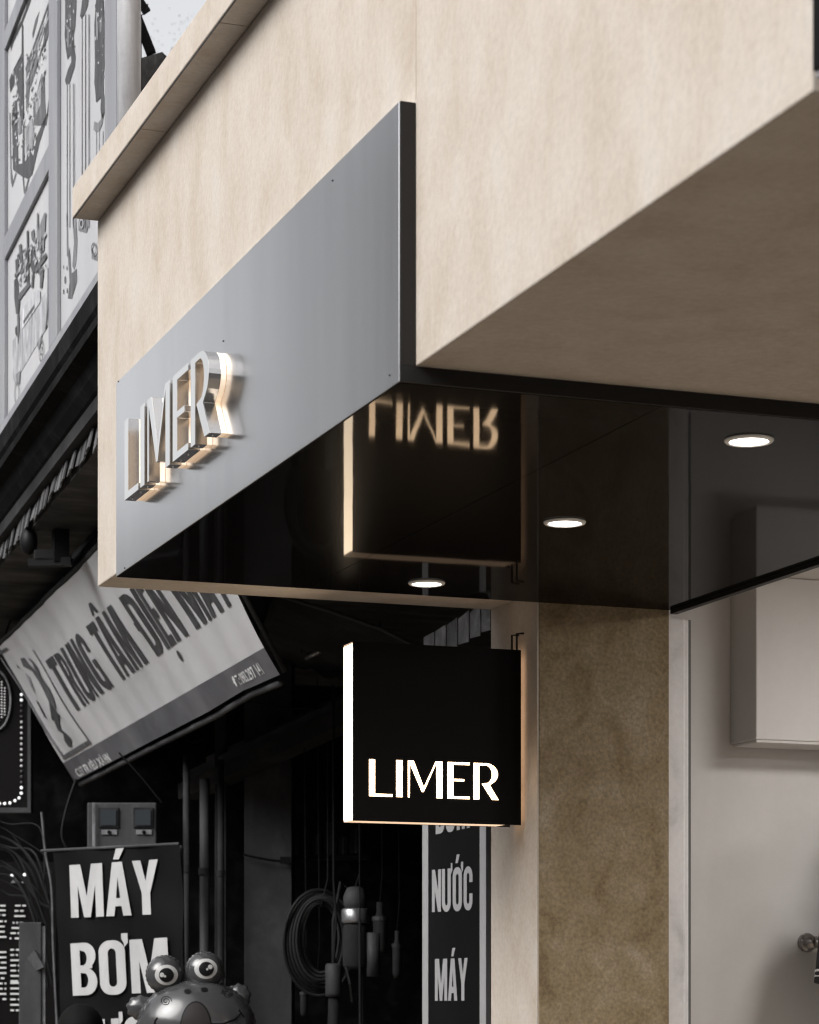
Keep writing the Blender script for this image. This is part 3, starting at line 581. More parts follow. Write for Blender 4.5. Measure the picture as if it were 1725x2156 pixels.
MB().bar(at(289, 40, 9.15), at(289, 125, 9.15), .028, .03, FW).build('upright', M['dark3'], br)
MB().tube([at(311, 8, 9.2), at(306, 24, 9.2), at(296, 34, 9.2), at(288, 40, 9.2)], .002).build('wire', M['cable'], br)

# lamp bracket under the overhang
fl = thing('flood_lamp', 'black flood lamp on a bracket under the neighbour ceiling', 'lamp', at(110, 1140, 10))
MB().bar(at(60, 1186, 10), at(150, 1183, 10), .05, .03).build('base_bar', M['cable'], fl)
MB().bar(at(127, 1100, 10), at(127, 1185, 10), .05, .06).build('upright', M['cable'], fl)
MB().bar(at(72, 1172, 10), at(120, 1172, 10), .05, .05).build('housing', M['cable'], fl, bevel=.006)
MB().ball(at(60, 1140, 10), .035, .04, .055).build('head', M['cable'], fl, True)
MB().bar(at(60, 1140, 10), at(78, 1170, 10), .02, .03).build('neck', M['cable'], fl)
MB().bar(at(150, 1178, 10), at(215, 1105, 9.9), .012, .02).build('stay', M['cable'], fl)
MB().bar(at(110, 1102, 10), at(215, 1098, 10), .03, .03).build('arm', M['cable'], fl)

# tilted canvas banner
BN = at(590, 1420, 8.5)
r_ = (155 - CX) / FOC
k = -((BN - CAM).dot(RT) - r_ * (BN - CAM).dot(FW)) / (N1.dot(RT) - r_ * N1.dot(FW))
BF = BN + N1 * k; BL = k
r_ = (0 - CX) / FOC
b_ = ((BF - CAM).dot(RT) - r_ * (BF - CAM).dot(FW)) / (N2.dot(RT) - r_ * N2.dot(FW))
q = BF - N2 * b_; a_ = (HZ - 1362) / FOC * (q - CAM).dot(FW) - (q.z - CAM.z)
HV = Z * a_ - N2 * b_                                       # edge vector, bottom to top
BNRM = N1.cross(HV).normalized()
if BNRM.dot(CAM - BN) < 0: BNRM = -BNRM
BPL = (BN, BNRM)
def buv(u, v):
    p = hit(u, v, *BPL) - BN; return p.dot(N1) / BL, p.dot(HV) / HV.length_squared
def bdisp(s, t):
    return .005 * math.sin(s * 31 + t * 2.2) + .003 * math.sin(s * 83 - t * 3 + 1) + .004 * math.sin(t * 9 + s * 5) + .05 * max(0, t - .9) * math.sin(s * 22) 
def bpt(s, t, lift=0):
    sag = .010 * max(0, 1 - abs(s - .13) / .13) * max(0, .12 - t) / .12
    return BN + N1 * (BL * s) + HV * (t + sag * 1.3) + BNRM * (bdisp(s, t) + lift)
def bgrid(t0, t1, nt, lift=0, s0=0., s1=1., ns=120):
    mb = MB(); vs_ = [bpt(s0 + (s1 - s0) * i / ns, t0 + (t1 - t0) * j / nt, lift) for j in range(nt + 1) for i in range(ns + 1)]
    return mb.add(vs_, [(j * (ns + 1) + i, j * (ns + 1) + i + 1, (j + 1) * (ns + 1) + i + 1, (j + 1) * (ns + 1) + i) for j in range(nt) for i in range(ns)])
ban = thing('tilted_banner', 'tilted white canvas shop banner with dark Vietnamese lettering', 'banner', BN + N1 * BL * .5)
TB = sum(buv(*p)[1] for p in ((274.6, 1524), (430, 1437), (545, 1370))) / 3
bgrid(TB, 1, 16).build('canvas', M['canvas'], ban, True)
bgrid(0, TB, 6).build('dark_band', M['canvas_dark'], ban, True)
MB().tube([bpt(-.001, 0, -.02), bpt(-.001, 1.02, -.02)], .010, 10).build('frame_tube', M['dark2'], ban, True)
MB().tube([bpt(.025 + i / 20 * .975, -.03, -.012) - N2 * -.01 for i in range(21)], .013, 10).build('frame_tube', M['dark3'], ban, True)
MB().tube([bpt(i / 20, 1.015, -.012) for i in range(21)], .014, 10).build('frame_tube', M['dark2'], ban, True)
MB().tube([bpt(1.004, 0, -.01), bpt(1.004, 1.02, -.01)], .012, 10).build('frame_tube', M['dark3'], ban, True)
for (s_) in (.02, .5, .98):
    MB().tube([bpt(s_, 1.015, -.012), Vector((bpt(s_, 1, 0).x + .05, bpt(s_, 1, 0).y, 3.505))], .004, 6).build('tie_wire', M['cable'], ban)
def bword(s, bl, br, top, m, cuts=60, lift=.003, track=.05):
    O, E, T = buv(*bl), buv(*br), buv(*top); sh, W = word(s, track); hgt = T[1] - O[1]
    f = lambda x, y: bpt(O[0] + (E[0] - O[0]) * x / W + (T[0] - O[0]) * y, O[1] + (E[1] - O[1]) * x / W + hgt * y, lift)
    return flat(sh, f, cuts).build('lettering', m, ban)
bword('TRUNG TÂM ĐIỆN MÁY', (161, 1498), (500, 1266), (97, 1391), M['ink1'])
def bink(px, lvl, lift=.004):
    flat([([buv(*p) for p in px], [])], lambda s, t: bpt(s, t, lift), 30).build('printed_picture', M['ink%d' % lvl], ban)
def z7p(pts): return [(x / 5.122, 1368.4 + y / 5.122) for x, y in pts]
bink(z7p([(215, 95), (245, 90), (290, 160), (370, 240), (345, 150), (290, 95), (330, 100), (405, 185), (450, 300), (540, 400), (600, 520), (618, 600), (590, 640), (520, 560), (450, 430), (390, 330), (330, 240), (250, 180)]), 2)
bink(z7p([(380, 545), (400, 560), (500, 735), (480, 730)]), 0); bink(z7p([(520, 560), (590, 640), (690, 730), (640, 700), (650, 760), (600, 740), (570, 760)]), 1)
bink(z7p([(580, 680), (610, 700), (640, 760), (660, 850), (720, 900), (770, 960), (772, 1045), (748, 1045), (700, 970), (690, 900), (635, 865), (600, 780)]), 1)
bink(z7p([(180, 150), (210, 180), (200, 200)]), 2); bink(z7p([(270, 250), (310, 290), (380, 480), (330, 400)]), 4)
bink(z7p([(346, 0), (356, 0), (978, 1010), (966, 1012)]), 2); bink(z7p([(672, 1140), (945, 975), (978, 1012), (688, 1185)]), 2); bink(z7p([(20, 70), (30, 64), (690, 1150), (678, 1160)]), 3)
bink(z7p([(0, 10), (90, -40), (110, -20), (15, 45)]), 2)
def font_shapes(s):
    c = bpy.data.curves.new('t', 'FONT'); c.body = s; c.offset = .02; c.resolution_u = 3; c.space_character = 1.02
    o = bpy.data.objects.new('t', c); COL.objects.link(o); dg = bpy.context.evaluated_depsgraph_get()
    me = bpy.data.meshes.new_from_object(o.evaluated_get(dg)); bpy.data.objects.remove(o); bpy.data.curves.remove(c); return me
def bsmall(s, bl, br, top, m):
    me = font_shapes(s); xs_ = [v.co.x for v in me.vertices]; ys_ = [v.co.y for v in me.vertices]
    O, E, T = buv(*bl), buv(*br), buv(*top); W = max(xs_); H_ = .74
    for v in me.vertices:
        x, y = v.co.x / W, v.co.y / H_
        v.co = bpt(O[0] + (E[0] - O[0]) * x + (T[0] - O[0]) * y, O[1] + (E[1] - O[1]) * x + (T[1] - O[1]) * y, .003)
    me.update(); link('lettering', me, m, ban)
bsmall('ĐT: 0983.297 141', (500, 1450), (561, 1416), (486, 1427), M['vinyl_text'])
bsmall('C.S 57 TR. ĐIÊU XÀ HN', (163, 1638), (233, 1603), (153, 1621), M['vinyl_text'])

# tarpaulins and boards under the roof, behind the projecting sign
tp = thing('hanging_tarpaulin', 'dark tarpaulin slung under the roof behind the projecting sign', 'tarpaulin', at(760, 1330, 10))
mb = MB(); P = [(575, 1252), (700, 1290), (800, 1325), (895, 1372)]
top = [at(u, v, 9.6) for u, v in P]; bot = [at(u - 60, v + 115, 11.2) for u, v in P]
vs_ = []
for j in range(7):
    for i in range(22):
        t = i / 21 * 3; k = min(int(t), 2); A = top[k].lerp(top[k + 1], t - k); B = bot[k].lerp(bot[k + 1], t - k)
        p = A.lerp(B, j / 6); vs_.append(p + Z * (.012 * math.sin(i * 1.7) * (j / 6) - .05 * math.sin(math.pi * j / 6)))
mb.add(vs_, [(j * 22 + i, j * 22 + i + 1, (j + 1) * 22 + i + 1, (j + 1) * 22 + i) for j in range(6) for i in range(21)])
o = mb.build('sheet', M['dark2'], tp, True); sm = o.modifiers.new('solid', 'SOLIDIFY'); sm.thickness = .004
MB().tube([p + Z * .004 for p in top], .008, 8).build('rope_edge', M['dark3'], tp)
bd = thing('awning_boards', 'short grey weathered boards between tarpaulin and beige pillar', 'boards', at(980, 1330, 9.0))
for i in range(6):
    u0 = 892 + i * 24.3; v0 = 1366 - i * 13
    A, B = at(u0, v0 + 30, 9.0 - i * .03), at(u0 + 22, v0 + 24, 8.97 - i * .03); T1, T0 = at(u0 + 22, v0 - 36 - i * 2, 8.97 - i * .03), at(u0, v0 - 24, 9.0 - i * .03)
    pp = [A, B, T1, T0]; MB().hexa(pp, [p + FW * .012 for p in pp]).build('board', M['ink4'] if i != 2 else M['ink3'], bd)
tl = thing('tube_lamp', 'short unlit grey tube lamp under the dark roof', 'lamp', at(660, 1377, 10.4))
MB().tube([at(645, 1384, 10.4), at(672, 1371, 10.3)], .012, 10).build('tube', M['metal_dim'], tl, True)
MB().bar(at(640, 1378, 10.4) + Z * .014, at(680, 1359, 10.3) + Z * .014, .03, .02).build('batten', M['dark3'], tl)

# vertical vinyl banner
VR = -vdir(-4500); VN = VR.cross(Z)
VP_ = (at(240, 1950, 10.0), VN)
vb = thing('vertical_banner', 'dark vinyl banner with big white words beside the frog balloon', 'banner', Vector((at(240, 2000, 10).x, at(240, 2000, 10).y, 1)))
cor = [hit(109, 1792, *VP_), hit(377, 1779, *VP_), hit(400, 2450, *VP_), hit(146, 2450, *VP_)]
nn = VN.normalized() * (1 if VN.dot(CAM - VP_[0]) > 0 else -1)
mb = MB(); nu, nv = 24, 20; vs_ = []
for j in range(nv + 1):
    for i in range(nu + 1):
        p = cor[0].lerp(cor[1], i / nu).lerp(cor[3].lerp(cor[2], i / nu), j / nv)
        vs_.append(p - nn * (.004 + .004 * math.sin(i * .8 + j * .5) + .004 * math.sin(j * 1.1 - i * .35)))
mb.add(vs_, [(j * (nu + 1) + i, j * (nu + 1) + i + 1, (j + 1) * (nu + 1) + i + 1, (j + 1) * (nu + 1) + i) for j in range(nv) for i in range(nu)])
mb.build('sheet', M['vinyl'], vb, True)
MB().tube([cor[0] - N2 * 0 + Z * .004 - VR * .07, cor[1] + Z * .004], .006, 8).build('top_rod', M['dark3'], vb)
MB().tube([cor[3] + Z * .004, cor[2] + Z * .004], .006, 8).build('bottom_rod', M['dark3'], vb)
MB().tube([(cor[1].lerp(cor[2], .5) + FW * .05 - Z * 1.2), cor[1] + FW * .05], .012, 8).build('stand_pole', M['dark3'], vb)
put_word('MÁY', VP_, (152, 1933), (338.5, 1925), (148, 1822), M['banner_text'], vb, lift=.006)
put_word('BƠM', VP_, (155.6, 2097), (360, 2089), (150, 1987), M['banner_text'], vb, lift=.006)
put_word('NƯỚC', VP_, (162, 2258), (372, 2250), (156, 2150), M['banner_text'], vb, lift=.006)

# narrow upright sign behind the projecting light box
s2d = vdir(-2950); S2P = (at(1010, 1900, 8.35), Vector((s2d.y, -s2d.x, 0)))
us = thing('upright_sign', 'narrow dark upright sign with white borders between doorway and pillar', 'sign', Vector((at(960, 2000, 8.4).x, at(960, 2000, 8.4).y, .5)))
def vstrip(name, m, u0, u1, lift, zt=2.62, thick=.006):
    A, B = hit(u0, 2000, *S2P), hit(u1, 2000, *S2P); n = S2P[1].normalized() * (1 if S2P[1].dot(CAM - S2P[0]) > 0 else -1)
    c = [A + n * lift, B + n * lift, B + n * (lift - thick), A + n * (lift - thick)]
    return MB().hexa([(p.x, p.y, .0) for p in c], [(p.x, p.y, zt) for p in c]).build(name, m, us)
vstrip('panel', M['vinyl'], 902.5, 1010.5, 0)
vstrip('border', M['upright_white'], 890, 902.2, .002, thick=.03)
vstrip('border', M['upright_white'], 1010.8, 1024, .002, thick=.03)
A = hit(1024.2, 2000, *S2P); B = at(1034.5, 2000, 8.62)
MB().hexa([(A.x, A.y, 0), (B.x, B.y, 0), (B.x + .03, B.y + .02, 0), (A.x + .03, A.y + .02, 0)], [(A.x, A.y, 2.62), (B.x, B.y, 2.62), (B.x + .03, B.y + .02, 2.62), (A.x + .03, A.y + .02, 2.62)]).build('side_face', M['pole_grey'], us)
put_word('NƯỚC', S2P, (910, 1921), (995.5, 1915.5), (910, 1832), M['upright_white'], us, lift=.0015)
put_word('MÁY', S2P, (916.3, 2107.5), (985, 2107), (916.3, 2019.5), M['upright_white'], us, lift=.0015)
put_word('BƠM', S2P, (918, 1757), (990, 1743), (918, 1664), M['upright_white'], us, lift=.0015)

# meter cabinet, pipes, posts
mt = thing('meter_cabinet', 'grey electricity meter cabinet with two dark windows above the banner', 'meter cabinet', at(255, 1790, 10.7))
def pbox(name, m, parent, u0, u1, v0, v1, d, thick, bevel=0):
    c = [at(u0, v1, d), at(u1, v1, d), at(u1, v0, d), at(u0, v0, d)]
    return MB().hexa(c, [p + FW * thick for p in c]).build(name, m, parent, bevel=bevel)
pbox('body', M['dark3'], mt, 183, 329, 1690, 1800, 10.7, .16, .006)
for u0 in (211, 284):
    wn = pbox('window_frame', M['dark2'], mt, u0 - 4, u0 + 38, 1700, 1743, 10.69, .011, .002)
    pbox('glass', M['glass_dark'], wn, u0, u0 + 33, 1705, 1738, 10.684, .005)
    pbox('lock_plate', M['ink3'], mt, u0 + 2, u0 + 35, 1747, 1757, 10.693, .008)
    MB().ball(at(u0 + 18, 1752, 10.69), .008, .008, .008, 8, 6).build('lock', M['cable'], mt)
MB().bar(at(197, 1800, 10.68), at(197, 1690, 10.68), .008, .01).build('edge_strip', M['ink4'], mt)
for (u0, u1, d, vt, m, lb) in ((385, 399, 10.8, 1590, 'dark2', 'grey vertical conduit just right of the meter cabinet'), (420, 441, 11.0, 1640, 'dark3', 'thick pale vertical pipe between cabinet and dark pier'), (458, 472, 11.15, 1600, 'dark2', 'thin dark pipe beside the dark pier')):
    A = at((u0 + u1) / 2, 2000, d); r_ = (u1 - u0) / 2 * d / FOC; zt = at(u0, vt, d).z
    t = thing('vertical_pipe', lb, 'pipe', (A.x, A.y, 0), 'pipes on the neighbour front')
    MB().tube([(A.x, A.y, 0), (A.x, A.y, zt)], r_, 14).build('pipe', M[m], t, True)
    for zz in (1.75, 2.2): MB().lathe([(r_ * 1.25, -.015), (r_ * 1.25, .015)], (A.x, A.y, zz), n=14).build('clamp', M['dark2'], t)
up = thing('utility_post', 'dark grey utility post with a small box, left of the vertical banner', 'post', at(60, 2000, 11.4))
pbox('post', M['dark3'], up, 74 / 1.9, 165 / 1.9, 1942, 2700, 11.4, .12, .004)
pbox('corner_strip', M['ink3'], up, 165 / 1.9 + .3, 180 / 1.9, 1950, 2700, 11.41, .03)
c = [at(57, 2018, 11.38), at(76, 2044, 11.38), at(92, 2036, 11.38), at(72, 2000, 11.38)]
MB().hexa(c, [p + FW * .019 for p in c]).build('small_box', M['ink2'], up)

# LED boards at the left edge
ld = thing('led_board', 'framed black board bordered by small white bulbs at left edge', 'led sign', at(10, 1700, 12.8))
DL = 12.8
pbox('panel', M['face_black'], ld, -90, 57, 1390, 1700, DL, .05)
for (u0, u1, v0, v1) in ((57.3, 64, 1385, 1711), (-90, 57, 1700.5, 1711)): pbox('frame', M['dark3'], ld, u0, u1, v0, v1, DL - .03, .09)
bulb = MB().ball((0, 0, 0), .0075, .0075, .0075, 10, 6).mesh('led_bulb', True)
def bulb_at(u, v, mk, parent, sc=1., d=DL - .004):
    o = bpy.data.objects.new('led_bulb', bulb); COL.objects.link(o); o.parent = parent; o.location = at(u, v, d) - parent.location; o.scale = (sc,) * 3
    o.material_slots[0].link = 'OBJECT'; o.material_slots[0].material = M[mk]
bulb.materials.append(M['led_on'])
seq = [(44.6, 1462.5 + 11.55 * k) for k in range(19)] + [(44.5, 1670.4), (39.8, 1680.3), (31, 1686), (20.5, 1691), (9.4, 1692), (-1.5, 1692)]
lvl = ['led_on'] * 2 + ['led_off'] * 3 + ['led_mid'] * 7 + ['led_mid', 'led_mid'] + ['led_off'] * 3 + ['led_on'] * 10
for (u, v), l_ in zip(seq, lvl): bulb_at(u, v, l_, ld, 1.0 if l_ == 'led_on' else .85)
for u, v in ((44.6, 1415), (44.6, 1427), (44.6, 1439), (44.6, 1451)): bulb_at(u, v, 'led_off', ld, .8)
for cxu, r0, n0 in ((3.3, 1436, 13), (9.5, 1449, 10), (-3, 1430, 15)):
    for k in range(n0): bulb_at(cxu, r0 + 6.2 * k, 'led_mid', ld, .62)
MB().tube([at(-8 + 30 * math.cos(t), 1475 + 62 * math.sin(t), DL - .01) for t in [2 * math.pi * k / 36 for k in range(36)]], .006, 6, True).build('oval_trim', M['ink3'], ld)
l2 = thing('led_text_board', 'black board with rows of dim lit dots at lower left edge', 'led sign', at(0, 2100, 12.2))
pbox('panel', M['face_black'], l2, -90, 118, 1815, 2400, 12.2, .04)
for u, v in ((24.5, 1844.5), (51.5, 1842)): bulb_at(u, v, 'led_on', l2, 1.05, 12.19)
def cell(cols, rows, u0, v0, du, dv, sk=0):
    mb = MB()
    for r__ in range(rows):
        for c__ in range(cols):
            if random.random() < .16: continue
            p = at(u0 + c__ * du - r__ * sk, v0 + r__ * dv, 12.192); s_ = .0040
            mb.hexa([p + RT * -s_ + Z * -s_ * .9, p + RT * s_ + Z * -s_ * .9, p + RT * s_ + Z * s_ * .9, p + RT * -s_ + Z * s_ * .9], [p + FW * .006 + RT * a + Z * b for a, b in ((-s_, -s_), (s_, -s_), (s_, s_), (-s_, s_))])
    return mb
for (a) in ((6, 3, 33, 1907, 3.8, 11, .8), (6, 4, 28, 1943, 3.6, 11, 2.2), (5, 3, -6, 1907, 3.8, 10, 0), (6, 4, -8, 1940, 3.8, 11, 0), (5, 7, 23, 2012 - 12, 3.9, 11, -.1), (5, 10, -5, 2005, 3.9, 11, 0), (5, 6, 23, 2070, 3.9, 11.5, 0)):
    tag(cell(*a).build('led_dots', M['led_mid'], l2), kind='stuff')
for u in (31, 53):
    c = [at(u - 9, 1859, 12.192), at(u + 9, 1859, 12.192), at(u, 1848, 12.192)]
    MB().hexa(c, [p + FW * .006 for p in c]).build('arrow', M['ink4'], l2)

# loose cables by the LED boards
def hang(pts, n=10):
    out = []
    for i in range(len(pts) - 1):
        p0, p1, p2, p3 = pts[max(i - 1, 0)], pts[i], pts[i + 1], pts[min(i + 2, len(pts) - 1)]
        for k in range(n):
            t = k / n; out.append(.5 * ((2 * p1) + (p2 - p0) * t + (2 * p0 - 5 * p1 + 4 * p2 - p3) * t * t + (3 * p1 - p0 - 3 * p2 + p3) * t ** 3))
    return out + [pts[-1]]
for i in range(14):
    d = 11.6 + random.random() * .5; v0 = 1715 + i * 11 + random.uniform(-6, 6)
    pts = [at(-30, v0, d), at(25 + random.uniform(-12, 12), v0 + random.uniform(0, 40), d), at(70 + random.uniform(-10, 15), v0 + random.uniform(20, 110), d - .1), at(100 + random.uniform(-8, 14), v0 + random.uniform(70, 260), d - .15)]
    o = MB().tube(hang(pts), random.choice((.003, .004, .006)), 6).build('cable', M['cable_grey' if i % 3 == 0 else 'cable'])
    tag(o, 'dark cable in the tangle below the bulb bordered board', 'cable', 'tangled cables at left edge')
for i, (pts, lb) in enumerate((([(87, 1710), (96, 1800), (108, 1870), (112, 2000), (122, 2200)], 'pale cable dropping past the left edge of the dark vinyl banner'),
                               ([(160, 1640), (140, 1700), (130, 1760), (150, 1800)], 'dark cable curving from the banner corner to the meter cabinet'),
                               ([(395, 1500), (372, 1540), (360, 1570), (350, 1600)], 'thin wire under the banner lower edge'),
                               ([(510, 1799), (540, 1806), (575, 1812), (612, 1814)], 'dark cable running across the grey pier'))):
    d = 11.1 if i != 3 else 11.15
    tag(MB().tube(hang([at(u, v, d) for u, v in pts]), .006 if i != 2 else .003, 6).build('cable', M['ink2' if i == 0 else 'cable']), lb, 'cable')

for k_, (pts, lb) in enumerate((([(405, 1512), (385, 1540), (400, 1562), (425, 1556), (440, 1535)], 'thin wire loop hanging below the middle of the tilted banner'),
                 ([(500, 1470), (486, 1520), (470, 1585)], 'thin wire dropping from the phone number end of the tilted banner'),
                 ([(505, 1474), (540, 1480), (600, 1492), (700, 1488)], 'thin wire running right from the near end of the tilted banner'),
                 ([(250, 1585), (300, 1640), (340, 1690)], 'wire running down to the right end of the meter cabinet'))):
    tag(MB().tube(hang([at(u, v, 10.6) for u, v in pts]), .004, 6).build('wire', M['cable']), lb, 'wire')
# hanging goods in the dark doorway
hc = thing('hose_coil', 'coil of dark hose hanging in the dark doorway', 'hose', at(670, 1980, 10.6))
for i in range(7):
    rx, rz = .075 + .012 * i, .145 + .013 * i; c0 = at(676 - i * .8, 1976 + i * 1.5, 10.6) + FW * random.uniform(-.03, .03)
    MB().tube([c0 + RT * (rx * math.cos(t)) + Z * (rz * math.sin(t)) + FW * (.012 * math.sin(2 * t + i)) for t in [2 * math.pi * k / 32 for k in range(32)]], .0075, 8, True).build('loop', M['cable_grey'], hc, True)
MB().tube([at(676, 1910, 10.6), at(690, 1850, 10.6), at(690, 1500, 10.6)], .004, 6).build('hook_line', M['cable'], hc)
pm = thing('water_pump', 'small water pump with shiny metal collar hanging in doorway', 'pump', at(750, 1950, 10.4))
pc = at(748, 1990, 10.4)
MB().lathe([(.045, -.10), (.052, -.08), (.052, .07), (.045, .09)], pc, n=20).build('motor', M['dark2'], pm, True)
MB().lathe([(.055, .09), (.057, .10), (.057, .145), (.052, .15)], pc, n=20).build('collar', M['metal_dim'], pm, True)
MB().lathe([(.04, .15), (.05, .17), (.05, .20), (.035, .235), (.02, .24)], pc, n=20).build('cap', M['dark3'], pm, True)
MB().lathe([(.028, -.13), (.028, .05)], pc + RT * .075 + FW * -.02, n=14).build('outlet', M['dark3'], pm, True)
MB().tube([pc + Z * .24, pc + Z * .30 + RT * .02, pc + Z * 1.2], .004, 6).build('hook_line', M['cable'], pm)
MB().tube([pc + Z * .20, pc + Z * .26 - RT * .06, pc + Z * .1 - RT * .09, pc - Z * .1 - RT * .09, pc - Z * .35 - RT * .11], .008, 8).build('lead', M['cable_grey'], pm)
tg = thing('hanging_tool', 'grey cylinder tool hanging low in the dark doorway', 'tool', at(702, 2080, 10.3))
tc_ = at(702, 2060, 10.3)
MB().lathe([(.032, -.075), (.034, -.06), (.034, .05), (.028, .06)], tc_, n=18).build('grip', M['dark3'], tg, True)
MB().lathe([(.022, -.4), (.022, -.076)], tc_, n=14).build('shaft', M['dark2'], tg, True)
MB().tube([tc_ + Z * .06, tc_ + Z * .25 + RT * .01, tc_ + Z * .4, tc_ + Z * 1.2], .005, 6).build('hook_line', M['cable'], tg)
ch = thing('hanging_straps', 'two thin pale straps hanging beside the grey tool', 'straps', at(745, 2080, 10.3))
for (u0, v0, u1, v1) in ((728, 2035, 742, 2110), (757, 1935, 755, 2400), (762, 2050, 760, 2400)):
    MB().tube([at(u0, v0, 10.3), at((u0 + u1) / 2 + 2, (v0 + v1) / 2, 10.28), at(u1, v1, 10.3)], .006, 6).build('strap', M['cable_grey'], ch)
MB().tube([at(757, 1935, 10.3), at(757, 1600, 10.3)], .003, 6).build('hook_line', M['cable'], ch)
sf = thing('wall_shelf', 'dim shelf frame in the dark doorway', 'shelf', at(690, 1800, 11.4))
MB().bar(at(614, 1807, 11.4), at(772, 1805, 11.4), .05, .02).build('shelf', M['dark2'], sf)
MB().bar(at(772, 1805, 11.4), at(772, 1500, 11.4), .02, .02).build('upright', M['dark2'], sf)
MB().bar(at(590, 1812, 11.15), at(614, 1812, 11.15), .05, .03).build('end_block', M['cable'], sf)

# dim shelf stock deeper in the doorway
for i, (u, v, wd, ht) in enumerate(((628, 1800, 26, 60), (656, 1800, 22, 44), (682, 1800, 28, 70), (712, 1799, 20, 38), (736, 1798, 26, 56))):
    t = thing('goods_box', ('tall', 'low', 'tallest', 'small', 'last')[i] + ' dark carton on the dim shelf in the doorway', 'box', at(u, v, 11.4), 'cartons on the dim shelf')
    pbox('carton', M['dark2'], t, u, u + wd, v - ht, v, 11.36, .12, .004); pbox('tape', M['dark3'], t, u + wd * .4, u + wd * .6, v - ht + 1, v - 1, 11.357, .002)
for i, (u, v0, v1, rw, lb) in enumerate(((640, 2070, 2140, .016, 'thin dark rod hanging left of the grey tool'), (668, 2050, 2100, .022, 'short dark fitting hanging under the hose coil'), (800, 1900, 2010, .03, 'dark bottle shaped fitting hanging right of the pump'), (836, 1960, 2060, .02, 'slim dark fitting hanging nearest the upright sign'))):
    p = at(u, (v0 + v1) / 2, 10.7); hl = (v1 - v0) / 2 * 10.7 / FOC
    t = thing('hanging_fitting', lb, 'fitting', p, 'fittings hanging in the doorway')
    MB().lathe([(rw * .7, -hl), (rw, -hl * .8), (rw, hl * .3), (rw * .5, hl * .6), (rw * .5, hl)], p, n=14).build('body', M['dark2'], t, True)
    MB().lathe([(rw * 1.15, hl * .3), (rw * 1.15, hl * .45)], p, n=14).build('ring', M['dark3'], t)
    MB().tube([p + Z * hl, p + Z * (hl + .12) + RT * .01, p + Z * 1.3], .003, 5).build('hook_line', M['cable'], t)

# frog balloon
FD = 8.6
fc = at(413, 2168, FD); fa, fb, fd_ = 124 * FD / FOC, 104 * FD / FOC, .13
TOCAM = -FW
def wrink(d):
    return 1 + .012 * math.sin(26 * math.atan2(d.z, d.x)) * abs(d.y < 9) * (1 - abs(d.y)) ** 2
def ell(name, u, v, a, b, c, m, parent, fn=None, d=FD, nu=48, nv=28):
    mb = MB(); ctr = at(u, v, d); vs_ = []
    for j in range(nv + 1):
        ph = math.pi * j / nv
        for i in range(nu):
            th = 2 * math.pi * i / nu
            q = Vector((math.sin(ph) * math.cos(th), math.cos(ph), math.sin(ph) * math.sin(th)))   # y towards camera
            kk = fn(q) if fn else 1
            vs_.append(ctr + RT * q.x * a * kk + TOCAM * q.y * c + Z * q.z * b * kk)
    mb.add(vs_, [(j * nu + i, j * nu + (i + 1) % nu, (j + 1) * nu + (i + 1) % nu, (j + 1) * nu + i) for j in range(nv) for i in range(nu)])
    return mb.build(name, m, parent, True), ctr
rim = lambda q: 1 + .016 * math.sin(34 * math.atan2(q.z, q.x)) * max(0, 1 - abs(q.y) * 1.6)
fg = thing('frog_balloon', 'silver grey foil frog balloon with big round eyes and open mouth', 'balloon', (fc.x, fc.y, 0))
head, _ = ell('head', 413, 2168, fa, fb, fd_, M['foil'], fg, rim)
def onell(u, v, cu, cv, a, b, c, lift=.002):
    """point on an ellipsoid's camera-facing side"""
    ctr = at(cu, cv, FD); dd = ray(u, v); o = CAM - ctr
    f = lambda w_: Vector((w_.dot(RT) / (a + lift), w_.dot(TOCAM) / (c + lift), w_.z / (b + lift)))
    A, B = f(dd), f(o); qa, qb, qc = A.dot(A), 2 * A.dot(B), B.dot(B) - 1; ds = qb * qb - 4 * qa * qc
    if ds < 0: ds = 0
    t = (-qb - math.sqrt(ds)) / (2 * qa); return CAM + dd * t
def decal(name, px, e_, m, parent, lift=.0015, cen=None):
    cu = sum(p[0] for p in px) / len(px); cv = sum(p[1] for p in px) / len(px)
    mb = MB(); n = len(px); rings = 5; vs_ = [onell(cu, cv, *e_, lift)]
    for r__ in range(1, rings + 1):
        vs_ += [onell(cu + (u - cu) * r__ / rings, cv + (v - cv) * r__ / rings, *e_, lift) for u, v in px]
    fs = [(0, 1 + i, 1 + (i + 1) % n) for i in range(n)]
    for r__ in range(rings - 1):
        fs += [(1 + r__ * n + i, 1 + (r__ + 1) * n + i, 1 + (r__ + 1) * n + (i + 1) % n, 1 + r__ * n + (i + 1) % n) for i in range(n)]
    return mb.add(vs_, fs).build(name, m, parent, True)
def inkline(name, px, e_, m, parent, r__=.0022): return MB().tube([onell(u, v, *e_, .001) for u, v in px], r__, 6).build(name, m, parent)
he = (413, 2168, fa, fb, fd_)
ell('seam', 413, 2168, fa * 1.025, fb * 1.03, .004, M['foil'], fg, lambda q: 1 + .012 * math.sin(46 * math.atan2(q.z, q.x)), nu=120, nv=8)
er = 39 * FD / FOC
